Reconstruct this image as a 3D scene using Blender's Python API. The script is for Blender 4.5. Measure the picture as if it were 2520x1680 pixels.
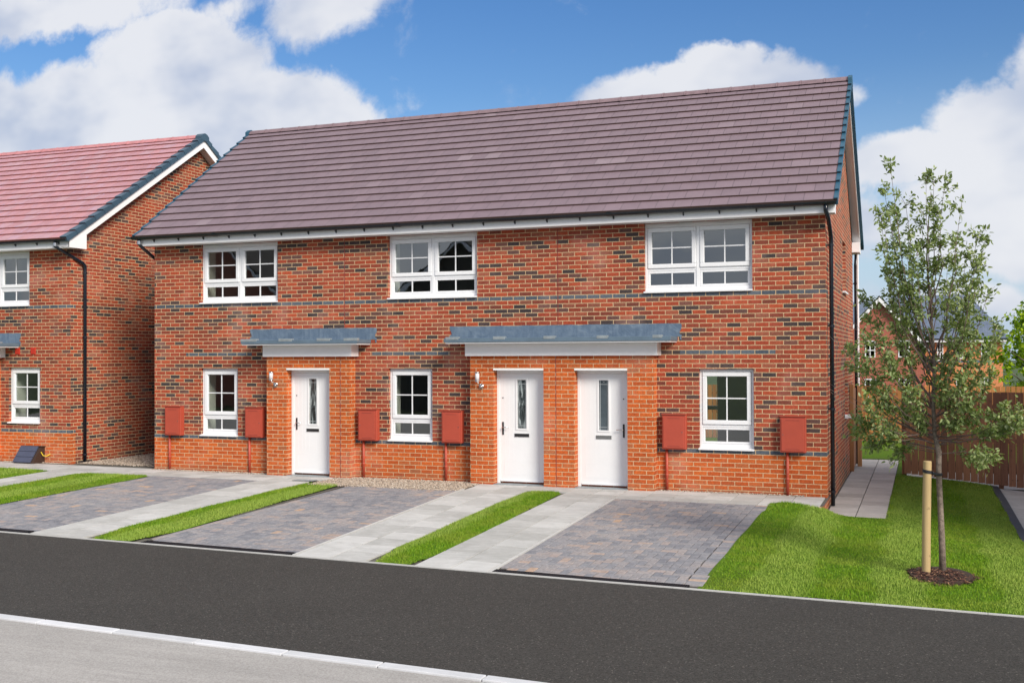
import bpy, math, random
import numpy as np
from mathutils import Matrix, Vector
R = math.radians
random.seed(7); rng = np.random.default_rng(11)
scene = bpy.context.scene
for o in list(bpy.data.objects): bpy.data.objects.remove(o)

# ---------------------------------------------------------------- camera
CAM = Vector((1.4429, -18.0066, 2.3377))
yaw, pit, rol = 0.363712, 0.01204, -0.004027
F = Vector((-math.sin(yaw)*math.cos(pit), math.cos(yaw)*math.cos(pit), math.sin(pit)))
Rt = Vector((math.cos(yaw), math.sin(yaw), 0)); Up = Rt.cross(F)
R2 = Rt*math.cos(rol) + Up*math.sin(rol); U2 = -Rt*math.sin(rol) + Up*math.cos(rol)
cd = bpy.data.cameras.new('camera'); cam = bpy.data.objects.new('camera', cd)
scene.collection.objects.link(cam); scene.camera = cam
cd.sensor_width = 36; cd.lens = 37.869; cd.clip_start = .1; cd.clip_end = 3000
M4 = Matrix((R2, U2, -F)).transposed().to_4x4(); M4.translation = CAM; cam.matrix_world = M4

# ---------------------------------------------------------------- sun, sky, exposure
SUN_EL = R(33); SUN_D = Vector((.80, -.60, 0)).normalized()*math.cos(SUN_EL) + Vector((0, 0, math.sin(SUN_EL)))
sd = bpy.data.lights.new('sun', 'SUN'); sd.energy = 3.1; sd.angle = R(22); sd.color = (1.0, .93, .82)
sun = bpy.data.objects.new('sun', sd); scene.collection.objects.link(sun)
sun.rotation_euler = SUN_D.to_track_quat('Z', 'Y').to_euler()
vs = scene.view_settings; vs.view_transform = 'Standard'; vs.look = 'None'; vs.exposure = 0.55; vs.gamma = 1
vs.use_curve_mapping = False
scene.render.resolution_x, scene.render.resolution_y = 1024, 682
w = bpy.data.worlds.new('World'); scene.world = w; w.use_nodes = True
nt = w.node_tree; nt.nodes.clear()

class NG:
    """small helper to write node graphs"""
    def __init__(s, nt): s.nt = nt
    def n(s, t, **kw):
        nd = s.nt.nodes.new(t)
        for k, v in kw.items(): setattr(nd, k, v)
        return nd
    def put(s, sock, v):
        if isinstance(v, bpy.types.NodeSocket): s.nt.links.new(v, sock)
        elif v is not None: sock.default_value = v
    def m(s, op, a, b=None, c=None, clamp=False):
        nd = s.n('ShaderNodeMath', operation=op); nd.use_clamp = clamp
        s.put(nd.inputs[0], a); s.put(nd.inputs[1], b); s.put(nd.inputs[2], c); return nd.outputs[0]
    def vm(s, op, a, b=None):
        nd = s.n('ShaderNodeVectorMath', operation=op); s.put(nd.inputs[0], a); s.put(nd.inputs[1], b)
        return nd.outputs['Value'] if op in ('LENGTH', 'DOT_PRODUCT', 'DISTANCE') else nd.outputs[0]
    def mix(s, f, a, b, typ='RGBA', blend='MIX'):
        nd = s.n('ShaderNodeMix', data_type=typ)
        if typ == 'RGBA': nd.blend_type = blend; ia, ib, o = nd.inputs[6], nd.inputs[7], nd.outputs[2]
        else: ia, ib, o = nd.inputs[2], nd.inputs[3], nd.outputs[0]
        s.put(nd.inputs[0], f); s.put(ia, col(a) if typ == 'RGBA' else a); s.put(ib, col(b) if typ == 'RGBA' else b); return o
    def ss(s, x, a, b, lo=0., hi=1.):
        nd = s.n('ShaderNodeMapRange', interpolation_type='SMOOTHSTEP'); s.put(nd.inputs[0], x)
        s.put(nd.inputs[1], a); s.put(nd.inputs[2], b); s.put(nd.inputs[3], lo); s.put(nd.inputs[4], hi); return nd.outputs[0]
    def noise(s, vec, scale, detail=3, rough=.55, dist=0., out=0):
        nd = s.n('ShaderNodeTexNoise'); s.put(nd.inputs['Vector'], vec); s.put(nd.inputs['Scale'], scale)
        s.put(nd.inputs['Detail'], detail); s.put(nd.inputs['Roughness'], rough); s.put(nd.inputs['Distortion'], dist); return nd.outputs[out]
    def white(s, vec):
        nd = s.n('ShaderNodeTexWhiteNoise', noise_dimensions='3D'); s.put(nd.inputs['Vector'], vec); return nd.outputs['Value'], nd.outputs['Color']
    def xyz(s, v):
        nd = s.n('ShaderNodeSeparateXYZ'); s.put(nd.inputs[0], v); return nd.outputs
    def comb(s, x, y, z=0.):
        nd = s.n('ShaderNodeCombineXYZ'); s.put(nd.inputs[0], x); s.put(nd.inputs[1], y); s.put(nd.inputs[2], z); return nd.outputs[0]
    def ramp(s, f, stops, interp='LINEAR'):
        nd = s.n('ShaderNodeValToRGB'); cr = nd.color_ramp; cr.interpolation = interp
        while len(cr.elements) < len(stops): cr.elements.new(.5)
        for e, (p, c) in zip(cr.elements, stops): e.position = p; e.color = col(c)
        s.put(nd.inputs[0], f); return nd.outputs[0]
def col(c):
    if isinstance(c, bpy.types.NodeSocket): return c
    if isinstance(c, (int, float)): return (c, c, c, 1)
    return tuple(c) if len(c) == 4 else (*c, 1)
def srgb(*c):
    return tuple(((v/255)/12.92 if v/255 <= .04045 else ((v/255+.055)/1.055)**2.4) for v in c)

g = NG(nt)
sky = g.n('ShaderNodeTexSky', sky_type='NISHITA'); sky.sun_disc = False; sky.sun_elevation = SUN_EL
sky.sun_rotation = math.atan2(SUN_D.x, SUN_D.y); sky.air_density = 1.1; sky.dust_density = .7; sky.ozone_density = 2.0
tc = g.n('ShaderNodeTexCoord'); d = g.xyz(tc.outputs['Generated'])
ay = g.m('MAXIMUM', g.m('ABSOLUTE', d[1]), .05)
uu = g.m('DIVIDE', d[0], ay); vv = g.m('DIVIDE', d[2], ay)
uv = g.comb(uu, vv, g.m('MULTIPLY', g.m('LESS_THAN', d[1], 0.), 3.3))
wob = g.noise(uv, 7., 6, .62, 0., 1)
wv = g.vm('SCALE', g.vm('SUBTRACT', wob, (.5, .5, .5)), None); wv.node.inputs['Scale'].default_value = .085
uvd = g.vm('ADD', uv, wv)
us = g.xyz(uvd)
front = g.m('GREATER_THAN', d[1], 0.)
blobs = [  # u, v, radius u, radius v, amount : clouds by their bearing (tangents), north side of the sky
 (-.90,.255,.22,.075,1.3),(-.79,.325,.105,.062,1.3),(-.68,.255,.115,.055,1.25),(-.60,.245,.06,.035,.9),(-1.08,.25,.16,.08,1.2),(-.98,.405,.20,.030,.60),(-.60,.375,.070,.042,.62),(-.72,.39,.05,.02,.4),
 (-.185,.240,.100,.034,1.15),(-.172,.270,.036,.024,1.0),(-.29,.226,.040,.014,.7),(-.11,.23,.050,.020,.9),
 (.075,.20,.06,.030,.9),(.02,.170,.07,.026,.9),(-.035,.158,.04,.022,.7),(.085,.12,.10,.050,1.1),(.04,.135,.05,.025,.9),(-.05,.11,.035,.025,.5),(.11,.235,.04,.04,.8),(-.10,.365,.06,.016,.45),(.03,.045,.10,.022,.45)]
mask = None
for (u0, v0, ru, rv, am) in blobs:
    e = g.vm('LENGTH', g.comb(g.m('MULTIPLY', g.m('SUBTRACT', us[0], u0), 1/ru), g.m('MULTIPLY', g.m('SUBTRACT', us[1], v0), 1/rv), 0.))
    b = g.m('MULTIPLY', g.m('SUBTRACT', 1.35, e), am, clamp=False)
    mask = b if mask is None else g.m('MAXIMUM', mask, b)
mask = g.m('MULTIPLY', mask, front)
high = g.ss(vv, .55, .9)
back = g.m('MULTIPLY', g.m('MULTIPLY', g.ss(g.noise(uv, 1.6, 6, .6), .36, .56), 1.2), g.m('MAXIMUM', g.m('SUBTRACT', 1., front), high))
fine = g.noise(uv, 17., 8, .62, .25)
dens = g.ss(g.m('ADD', g.m('MAXIMUM', mask, back), g.m('MULTIPLY', g.m('SUBTRACT', fine, .5), .8)), .06, .42)
shade = g.noise(g.vm('ADD', g.vm('MULTIPLY', uv, (1., 1.6, 1.)), (0., .03, 0.)), 5.0, 4, .5)
ccol = g.mix(g.ss(shade, .30, .58), srgb(160, 170, 190), srgb(206, 207, 211))
hs = g.n('ShaderNodeHueSaturation'); hs.inputs['Saturation'].default_value = 1.36; hs.inputs['Value'].default_value = 1.0; hs.inputs['Hue'].default_value = .512
g.put(hs.inputs['Color'], sky.outputs[0])
hzn = g.mix(g.ss(vv, .0, .27, .8, .0), hs.outputs[0], (4.0, 5.2, 7.0))
b1 = g.n('ShaderNodeBackground'); g.put(b1.inputs[0], hzn); b1.inputs[1].default_value = .083
b2 = g.n('ShaderNodeBackground'); g.put(b2.inputs[0], ccol); b2.inputs[1].default_value = .93
ms = g.n('ShaderNodeMixShader'); g.put(ms.inputs[0], g.m('MULTIPLY', dens, .93)); g.put(ms.inputs[1], b1.outputs[0]); g.put(ms.inputs[2], b2.outputs[0])
g.put(g.n('ShaderNodeOutputWorld').inputs[0], ms.outputs[0])

# ---------------------------------------------------------------- materials
def mat(name, color=(.5, .5, .5), rough=.6, metal=0., spec=.5, bump=0., bscale=80., vary=0., vscale=3., fn=None, coat=0.):
    m = bpy.data.materials.new(name); m.use_nodes = True; t = m.node_tree; t.nodes.clear(); G = NG(t)
    out = G.n('ShaderNodeOutputMaterial'); b = G.n('ShaderNodeBsdfPrincipled'); G.put(out.inputs[0], b.outputs[0])
    b.inputs['Base Color'].default_value = col(color); b.inputs['Roughness'].default_value = rough; b.inputs['Metallic'].default_value = metal
    b.inputs['Specular IOR Level'].default_value = spec; b.inputs['Coat Weight'].default_value = coat
    oc = G.n('ShaderNodeTexCoord').outputs['Object']
    if vary:
        n1 = G.noise(oc, vscale, 4, .6); n2 = G.noise(oc, vscale*9, 3, .6)
        f = G.m('ADD', G.m('MULTIPLY', n1, .65), G.m('MULTIPLY', n2, .35))
        lo = tuple(c*(1-vary) for c in color); hi = tuple(min(1, c*(1+vary)) for c in color)
        G.put(b.inputs['Base Color'], G.mix(G.ss(f, .3, .7), lo, hi))
    if bump:
        bn = G.n('ShaderNodeBump'); bn.inputs['Strength'].default_value = bump; bn.inputs['Distance'].default_value = .01
        G.put(bn.inputs['Height'], G.noise(oc, bscale, 4, .6)); G.put(b.inputs['Normal'], bn.outputs[0])
    if fn: fn(G, b, oc)
    return m

BP = .2298   # brick pitch
def brick_mat(name, scheme, xoff=-3.541, bands=(), plinth_side=True, darkp=.5, flat=None):
    def fn(G, b, oc):
        geo = G.n('ShaderNodeNewGeometry'); nx = G.m('ABSOLUTE', G.xyz(geo.outputs['True Normal'])[0]); side = G.m('GREATER_THAN', nx, .5)
        p = G.xyz(oc)
        u = G.mix(side, p[0], G.m('ADD', p[1], .1149-.005), 'FLOAT'); u = G.m('SUBTRACT', u, xoff)
        seed = G.m('MULTIPLY', side, 17.3)
        zr = G.m('DIVIDE', p[2], .075); row = G.m('FLOOR', zr); fz = G.m('FRACT', zr)
        half = G.m('MULTIPLY', G.m('FLOORED_MODULO', row, 2.), .5)
        jit = G.m('MULTIPLY', G.m('SUBTRACT', G.white(G.comb(row, seed, 3.))[0], .5), .05)
        ur = G.m('ADD', G.m('ADD', G.m('DIVIDE', u, BP), half), jit); cl = G.m('FLOOR', ur); fx = G.m('FRACT', ur)
        wig = G.m('MULTIPLY', G.m('SUBTRACT', G.noise(oc, 45., 2), .5), .012)
        dx = G.m('MULTIPLY', G.m('MINIMUM', fx, G.m('SUBTRACT', 1., fx)), BP)
        dz = G.m('MULTIPLY', G.m('MINIMUM', fz, G.m('SUBTRACT', 1., fz)), .075)
        dd = G.m('ADD', G.m('MINIMUM', dx, dz), wig)
        brick = G.ss(dd, .0042, .0074)
        hv, hc = G.white(G.comb(cl, row, seed)); h = G.xyz(hc)
        clus = G.noise(G.comb(G.m('MULTIPLY', cl, .16), G.m('MULTIPLY', row, .33), seed), 1., 2, .5)
        dark = G.m('GREATER_THAN', G.m('ADD', G.m('MULTIPLY', h[0], .62), G.m('MULTIPLY', clus, 1.15)), 1.175-.18*darkp)
        red = G.ramp(h[1], [(0, (.17,.052,.036)), (.15, (.28,.060,.034)), (.5, (.365,.066,.033)), (.8, (.44,.084,.036)), (.9, (.36,.105,.060)), (1, (.25,.088,.056))])
        drk = G.ramp(h[2], [(0, (.052,.042,.044)), (.5, (.095,.062,.058)), (1, (.21,.085,.066))])
        upper = G.mix(dark, red, drk)
        org = G.ramp(h[1], [(0, (.46,.088,.022)), (.4, (.55,.108,.022)), (.8, (.62,.135,.028)), (1, (.40,.13,.055))])
        blue = G.ramp(h[1], [(0, (.075,.092,.120)), (1, (.125,.145,.175))])
        if scheme == 'house':
            low = G.m('LESS_THAN', row, 8.5)
            if not plinth_side: low = G.m('MULTIPLY', low, G.m('SUBTRACT', 1., G.m('MULTIPLY', side, G.m('GREATER_THAN', p[1], .45))))
            c = G.mix(low, upper, org)
            m = G.m('COMPARE', row, 9., .4)
            for (r, a, e) in bands:
                q = G.m('COMPARE', row, float(r), .4)
                if a is not None: q = G.m('MULTIPLY', q, G.m('MULTIPLY', G.m('GREATER_THAN', p[0], a), G.m('LESS_THAN', p[0], e)))
                m = G.m('MAXIMUM', m, q)
            m = G.m('MULTIPLY', m, G.m('SUBTRACT', 1., G.m('MULTIPLY', side, G.m('GREATER_THAN', p[1], .45))))
            c = G.mix(m, c, blue)
        elif scheme == 'orange': c = org
        else: c = G.mix(.55, upper, org)
        n1 = G.noise(oc, 28., 4, .65); c = G.mix(1., c, G.ramp(n1, [(.25, .62), (.5, .95), (.78, 1.25)]), blend='MULTIPLY')
        n3 = G.noise(oc, 140., 3, .6); c = G.mix(1., c, G.ramp(n3, [(.2, .75), (.8, 1.2)]), blend='MULTIPLY')
        c = G.mix(1., c, G.ramp(G.noise(oc, .55, 4, .6), [(.32, .84), (.68, 1.14)]), blend='MULTIPLY')
        eff = G.m('MULTIPLY', G.ss(G.noise(oc, 1.1, 4, .6), .52, .76), .24); c = G.mix(eff, c, (.60, .40, .35))
        dirt = G.m('MULTIPLY', G.m('MULTIPLY', G.ss(p[2], .0, .30, 1., 0.), G.ss(G.noise(oc, 5., 4, .65), .35, .65)), .45); c = G.mix(dirt, c, (.22, .13, .085))
        mc = G.mix(G.noise(oc, 9., 4, .6), (.50, .35, .20), (.76, .56, .35))
        full = G.mix(brick, mc, c)
        if flat: full = G.mix(flat[1], full, flat[0])
        G.put(b.inputs['Base Color'], full)
        G.put(b.inputs['Roughness'], G.m('SUBTRACT', .92, G.m('MULTIPLY', brick, .12)))
        bn = G.n('ShaderNodeBump'); bn.inputs['Strength'].default_value = .75; bn.inputs['Distance'].default_value = .008
        tilt = G.m('MULTIPLY', G.m('SUBTRACT', h[0], .5), .25)
        hgt = G.m('ADD', G.m('MULTIPLY', G.m('ADD', 1., tilt), brick), G.m('MULTIPLY', G.m('ADD', n3, n1), .35))
        G.put(bn.inputs['Height'], hgt); G.put(b.inputs['Normal'], bn.outputs[0])
    return mat(name, rough=.9, spec=.25, fn=fn)

def tile_mat(name, ramp, lipcol, streak=.0):
    def fn(G, b, oc):
        uvn = G.xyz(G.n('ShaderNodeUVMap').outputs[0]); row = G.m('FLOOR', uvn[1]); fz = G.m('FRACT', uvn[1])
        ur = G.m('ADD', uvn[0], G.m('MULTIPLY', G.m('FLOORED_MODULO', row, 2.), .5)); cl = G.m('FLOOR', ur); fx = G.m('FRACT', ur)
        hv, hc = G.white(G.comb(cl, row, 1.)); h = G.xyz(hc)
        c = G.ramp(hv, ramp)
        n = G.noise(oc, 4., 4, .6); c = G.mix(1., c, G.ramp(n, [(.3, .92), (.7, 1.07)]), blend='MULTIPLY')
        n2 = G.noise(oc, 90., 3, .6); c = G.mix(1., c, G.ramp(n2, [(.25, .88), (.75, 1.1)]), blend='MULTIPLY')
        scuff = G.m('MULTIPLY', G.ss(G.noise(oc, 5.5, 6, .75, .4),   .72, .80), .12); c = G.mix(scuff, c, (.45, .42, .45))
        if streak:
            st = G.noise(G.comb(G.m('MULTIPLY', uvn[0], 5.), G.m('MULTIPLY', uvn[1], .8), row), 1.4, 3, .6)
            c = G.mix(G.m('MULTIPLY', G.ss(st, .5, .72), streak), c, (.44, .30, .42))
        e = G.m('MINIMUM', fx, G.m('SUBTRACT', 1., fx)); j = G.ss(e, .006, .018)
        c = G.mix(j, G.mix(.62, c, (.02, .016, .018)), c)
        lip = G.m('LESS_THAN', fz, .045); c = G.mix(lip, c, lipcol)
        G.put(b.inputs['Base Color'], c); b.inputs['Roughness'].default_value = .55
        bn = G.n('ShaderNodeBump'); bn.inputs['Strength'].default_value = .5; bn.inputs['Distance'].default_value = .01
        G.put(bn.inputs['Height'], G.m('ADD', G.m('ADD', j, G.m('MULTIPLY', hv, .4)), G.m('MULTIPLY', n2, .2))); G.put(b.inputs['Normal'], bn.outputs[0])
    return mat(name, fn=fn, spec=.45)

M = {}
M['brick'] = brick_mat('terrace_brick', 'house', bands=[(44, None, 0), (31, -12.46, -10.898), (31, -8.228, -6.621), (31, -2.377, -.799)], plinth_side=False)
M['brick_lh'] = brick_mat('neighbour_brick', 'house', xoff=-15.7, bands=[(45, None, 0)], plinth_side=False, darkp=.45)
M['brick_orange'] = brick_mat('orange_brick', 'orange', xoff=-3.60)
M['brick_far_red'] = brick_mat('far_red_brick', 'far', darkp=.3, flat=((.38, .13, .11), .6))
M['brick_far_orange'] = brick_mat('far_orange_brick', 'orange', flat=((.78, .33, .15), .65))
M['tile'] = tile_mat('purple_brown_tile', [(0, (.188,.136,.160)), (.5, (.200,.144,.168)), (.96, (.212,.152,.178)), (1, (.25,.19,.215))], (.085, .048, .038))
M['tile_pink'] = tile_mat('rose_tile', [(0, (.41,.20,.225)), (.5, (.48,.225,.245)), (1, (.45,.26,.29))], (.22, .065, .045), streak=.8)
M['tile_blue'] = tile_mat('slate_blue_tile', [(0, (.10,.13,.19)), (1, (.14,.175,.24))], (.06, .07, .10))
M['ridge'] = mat('ridge_tile', (.20, .135, .15), .6, vary=.2, vscale=6, bump=.2)
M['ridge_pink'] = mat('ridge_tile_rose', (.48, .20, .21), .6, vary=.2, vscale=6, bump=.2)
M['verge'] = mat('dry_verge_plastic', (.020, .085, .14), .45, vary=.12)
M['verge_lh'] = mat('dry_verge_plastic_grey', (.045, .085, .125), .45, vary=.15)
M['upvc'] = mat('white_upvc', (.80, .81, .84), .32, spec=.5, vary=.03, vscale=2)
M['fascia'] = mat('white_fascia', (.86, .86, .88), .38, vary=.03, vscale=1.5)
M['soffit'] = mat('soffit_board', (.78, .77, .78), .55, vary=.04, vscale=2)
M['black'] = mat('black_gutter_plastic', (.008, .013, .022), .26, spec=.6, vary=.2, vscale=8)
def lead_fn(G, b, oc):
    n = G.noise(oc, 5., 5, .65, .6); st = G.noise(G.vm('MULTIPLY', oc, (14., 14., 1.5)), 1., 4, .6)
    c = G.ramp(G.m('ADD', G.m('MULTIPLY', n, .6), G.m('MULTIPLY', st, .4)), [(.3, (.085, .130, .195)), (.5, (.125, .18, .255)), (.68, (.20, .26, .33))])
    G.put(b.inputs['Base Color'], c); bn = G.n('ShaderNodeBump'); bn.inputs['Strength'].default_value = .6; bn.inputs['Distance'].default_value = .02
    G.put(bn.inputs['Height'], n); G.put(b.inputs['Normal'], bn.outputs[0])
M['lead'] = mat('lead_flashing', rough=.5, metal=.15, fn=lead_fn)
M['clip'] = mat('lead_clip', (.30, .34, .36), .45, metal=.3, vary=.2, vscale=12)
M['meter'] = mat('terracotta_meter_box', (.42, .068, .038), .5, vary=.06, vscale=4, bump=.15, bscale=150)
M['red_vent'] = mat('red_air_brick', (.55, .04, .02), .5)
M['door'] = mat('white_composite_door', (.80, .81, .83), .38, vary=.02)
M['chrome'] = mat('chrome', (.55, .55, .56), .15, metal=1.)
M['darkmetal'] = mat('dark_handle_plate', (.05, .05, .055), .25, metal=.6)
M['frost'] = mat('frosted_lamp_glass', (.66, .65, .68), .25, spec=.6)
M['joint'] = mat('movement_joint_sealant', (.22, .035, .03), .7)
M['plaster'] = mat('cream_plaster', (.66, .64, .56), .8)
M['room'] = mat('room_plaster', (.45, .45, .41), .9)
M['carpet'] = mat('room_floor', (.10, .09, .08), .9)
M['gas'] = mat('blue_grey_meter_cover', (.055, .065, .11), .55, vary=.15)
M['brownp'] = mat('dark_brown_plastic', (.045, .025, .018), .6)
M['yellow'] = mat('yellow_cable', (.75, .55, .02), .4)
def glass_mat(name, tint=(.80, .86, .85), base=.10):
    m = bpy.data.materials.new(name); m.use_nodes = True; t = m.node_tree; t.nodes.clear(); G = NG(t)
    out = G.n('ShaderNodeOutputMaterial'); gl = G.n('ShaderNodeBsdfGlossy'); gl.inputs['Roughness'].default_value = .012
    gl.inputs['Color'].default_value = (.92, .97, 1, 1)
    oc = G.n('ShaderNodeTexCoord').outputs['Object']
    bn = G.n('ShaderNodeBump'); bn.inputs['Strength'].default_value = .05; bn.inputs['Distance'].default_value = .02
    G.put(bn.inputs['Height'], G.noise(oc, 2.2, 2)); G.put(gl.inputs['Normal'], bn.outputs[0])
    tr = G.n('ShaderNodeBsdfTransparent'); tr.inputs['Color'].default_value = col(tint)
    ge = G.n('ShaderNodeNewGeometry'); cs = G.m('ABSOLUTE', G.vm('DOT_PRODUCT', ge.outputs['Incoming'], ge.outputs['True Normal'])); fres = G.m('ADD', .075, G.m('MULTIPLY', G.m('POWER', G.m('SUBTRACT', 1., cs), 5.), .9))
    mx = G.n('ShaderNodeMixShader'); G.put(mx.inputs[0], G.m('ADD', fres, base, clamp=True)); G.put(mx.inputs[1], tr.outputs[0]); G.put(mx.inputs[2], gl.outputs[0])
    G.put(out.inputs[0], mx.outputs[0]); return m
M['glass'] = glass_mat('window_glass', base=.115)
def obs_fn(G, b, oc):
    n = G.noise(G.vm('MULTIPLY', oc, (9., 1., 1.6)), 1.6, 4, .65, 1.2)
    G.put(b.inputs['Base Color'], G.ramp(n, [(.40, (.012, .016, .018)), (.52, (.06, .075, .08)), (.62, (.34, .39, .40))]))
M['obscure'] = mat('obscured_door_glass', rough=.12, spec=.9, fn=obs_fn)
M['obscure_dark'] = mat('dark_door_glass', (.07, .09, .11), .08, spec=.9, vary=.2)
M['came'] = mat('lead_came', (.62, .66, .68), .35, metal=.3)

def asphalt_fn(dark, light, sc, bumpv, streak=0.):
    def fn(G, b, oc):
        n = G.noise(oc, sc, 3, .7); n2 = G.noise(oc, .7, 5, .6, .5); vor = G.n('ShaderNodeTexVoronoi'); G.put(vor.inputs['Vector'], oc); vor.inputs['Scale'].default_value = sc*.75
        vc = G.xyz(vor.outputs['Color'])
        f = G.m('ADD', G.m('MULTIPLY', n, .5), G.m('MULTIPLY', vc[0], .5))
        c = G.mix(G.ss(f, .2, .8), dark, light)
        chip = G.m('GREATER_THAN', vc[1], .988); c = G.mix(G.m('MULTIPLY', chip, .45), c, (.30, .28, .25))
        c = G.mix(1., c, G.ramp(n2, [(.3, .93), (.7, 1.06)]), blend='MULTIPLY')
        if streak:
            s2 = G.noise(G.vm('MULTIPLY', oc, (.35, 5., 1.)), 2., 5, .6, .3); c = G.mix(1., c, G.ramp(s2, [(.35, 1-streak), (.65, 1+streak)]), blend='MULTIPLY')
        G.put(b.inputs['Base Color'], c)
        bn = G.n('ShaderNodeBump'); bn.inputs['Strength'].default_value = bumpv; bn.inputs['Distance'].default_value = .01
        G.put(bn.inputs['Height'], G.m('ADD', f, G.m('MULTIPLY', vor.outputs['Distance'], -.6))); G.put(b.inputs['Normal'], bn.outputs[0])
    return fn
M['asphalt'] = mat('dark_asphalt', rough=.85, spec=.3, fn=asphalt_fn((.028, .026, .024), (.072, .068, .062), 130., .8))
M['road'] = mat('worn_grey_asphalt', rough=.9, spec=.25, fn=asphalt_fn((.32, .305, .29), (.42, .405, .39), 120., .4, streak=.07))
def conc_fn(a, bcol):
    def fn(G, b, oc):
        att = G.n('ShaderNodeAttribute'); att.attribute_name = 'rnd'
        n = G.noise(oc, 3.2, 5, .65, .8); n2 = G.noise(G.vm('MULTIPLY', oc, (1., 5., 1.)), 4., 4, .65)
        f = G.m('ADD', G.m('ADD', G.m('MULTIPLY', n, .45), G.m('MULTIPLY', n2, .35)), G.m('MULTIPLY', att.outputs['Fac'], .22))
        c = G.mix(G.ss(f, .25, .75), a, bcol)
        c = G.mix(1., c, G.ramp(G.noise(oc, 160., 3, .6), [(.2, .86), (.8, 1.1)]), blend='MULTIPLY')
        G.put(b.inputs['Base Color'], c)
        bn = G.n('ShaderNodeBump'); bn.inputs['Strength'].default_value = .3; bn.inputs['Distance'].default_value = .006
        G.put(bn.inputs['Height'], G.noise(oc, 130., 4)); G.put(b.inputs['Normal'], bn.outputs[0])
    return fn
M['slab'] = mat('concrete_slab', rough=.85, spec=.3, fn=conc_fn((.36, .36, .345), (.58, .58, .57)))
M['slab_side'] = mat('brown_grey_slab', rough=.85, spec=.3, fn=conc_fn((.30, .28, .26), (.49, .46, .435)))
M['edging'] = mat('pale_concrete_edging', rough=.85, fn=conc_fn((.52, .53, .55), (.68, .69, .72)))
M['edging_path'] = mat('grey_concrete_edging', rough=.85, fn=conc_fn((.42, .42, .41), (.56, .56, .55)))
M['bedding'] = mat('mortar_bedding', (.10, .095, .08), .95, vary=.25, vscale=5)
M['sandjoint'] = mat('sand_joint', (.035, .028, .024), .95, vary=.3, vscale=8)
def block_fn(G, b, oc):
    att = G.n('ShaderNodeAttribute'); att.attribute_name = 'rnd'
    c = G.ramp(att.outputs['Fac'], [(0, (.175, .180, .205)), (.3, (.235, .235, .255)), (.55, (.30, .275, .275)), (.74, (.345, .285, .265)), (.88, (.39, .295, .245)), (1, (.45, .31, .22))])
    n = G.noise(oc, 22., 5, .7); c = G.mix(1., c, G.ramp(n, [(.3, .72), (.7, 1.25)]), blend='MULTIPLY')
    n2 = G.noise(oc, 160., 3, .6); c = G.mix(1., c, G.ramp(n2, [(.2, .8), (.8, 1.2)]), blend='MULTIPLY')
    dust = G.m('MULTIPLY', G.ss(G.noise(oc, 1.3, 5, .65), .40, .80), .22); c = G.mix(dust, c, (.38, .38, .39))
    G.put(b.inputs['Base Color'], c)
    bn = G.n('ShaderNodeBump'); bn.inputs['Strength'].default_value = .4; bn.inputs['Distance'].default_value = .006
    G.put(bn.inputs['Height'], n2); G.put(b.inputs['Normal'], bn.outputs[0])
M['block'] = mat('tumbled_grey_block', rough=.8, spec=.3, fn=block_fn)
M['iron'] = mat('black_drain_grate', (.014, .016, .022), .5, metal=.3)
M['dark'] = mat('drain_void', (.006, .006, .008), .9)
def soil_fn(G, b, oc):
    n = G.noise(oc, 14., 5, .7); n2 = G.noise(oc, .9, 4, .6)
    c = G.ramp(n, [(.3, (.05, .10, .010)), (.55, (.09, .17, .012)), (.8, (.14, .20, .022))])
    G.put(b.inputs['Base Color'], G.mix(G.m('MULTIPLY', G.ss(n2, .45, .7), .4), c, (.10, .12, .025)))
M['turf'] = mat('turf_base', rough=.95, spec=.1, fn=soil_fn)
M['soil'] = mat('dark_soil_edge', (.045, .028, .018), .95, vary=.4, vscale=12, bump=.6, bscale=60)
def grass_fn(G, b, oc):
    att = G.n('ShaderNodeAttribute'); att.attribute_name = 'rnd'
    n = G.noise(oc, 1.25, 4, .6); n2 = G.noise(oc, 5., 3, .6); px = G.xyz(oc); strp = G.ss(G.m('SINE', G.m('ADD', G.m('MULTIPLY', px[0], 5.2), G.m('MULTIPLY', G.noise(oc, .8, 2), 3.))), -.3, .5)
    c = G.ramp(att.outputs['Fac'], [(0, (.085, .185, .006)), (.35, (.15, .29, .008)), (.7, (.24, .39, .012)), (.92, (.36, .43, .03)), (1, (.42, .36, .11))])
    c = G.mix(G.m('MULTIPLY', G.ss(G.m('ADD', G.m('MULTIPLY', n, .7), G.m('MULTIPLY', n2, .3)), .43, .62), .55), c, (.37, .40, .05))
    c = G.mix(G.m('MULTIPLY', strp, .55), G.mix(1., c, (.72, .80, .8), blend='MULTIPLY'), (.33, .43, .09))
    G.put(b.inputs['Base Color'], c)
M['grass'] = mat('grass_blade', rough=.6, spec=.25, fn=grass_fn)
def leaf_mat(name, stops, transl=.35):
    m = bpy.data.materials.new(name); m.use_nodes = True; t = m.node_tree; t.nodes.clear(); G = NG(t)
    att = G.n('ShaderNodeAttribute'); att.attribute_name = 'rnd'; c = G.ramp(att.outputs['Fac'], stops)
    p = G.n('ShaderNodeBsdfPrincipled'); p.inputs['Roughness'].default_value = .45; p.inputs['Specular IOR Level'].default_value = .35; G.put(p.inputs['Base Color'], c)
    tr = G.n('ShaderNodeBsdfTranslucent'); G.put(tr.inputs[0], G.mix(1., c, (1.3, 1.4, .6), blend='MULTIPLY'))
    mx = G.n('ShaderNodeMixShader'); mx.inputs[0].default_value = transl; G.put(mx.inputs[1], p.outputs[0]); G.put(mx.inputs[2], tr.outputs[0])
    G.put(G.n('ShaderNodeOutputMaterial').inputs[0], mx.outputs[0]); return m
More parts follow.
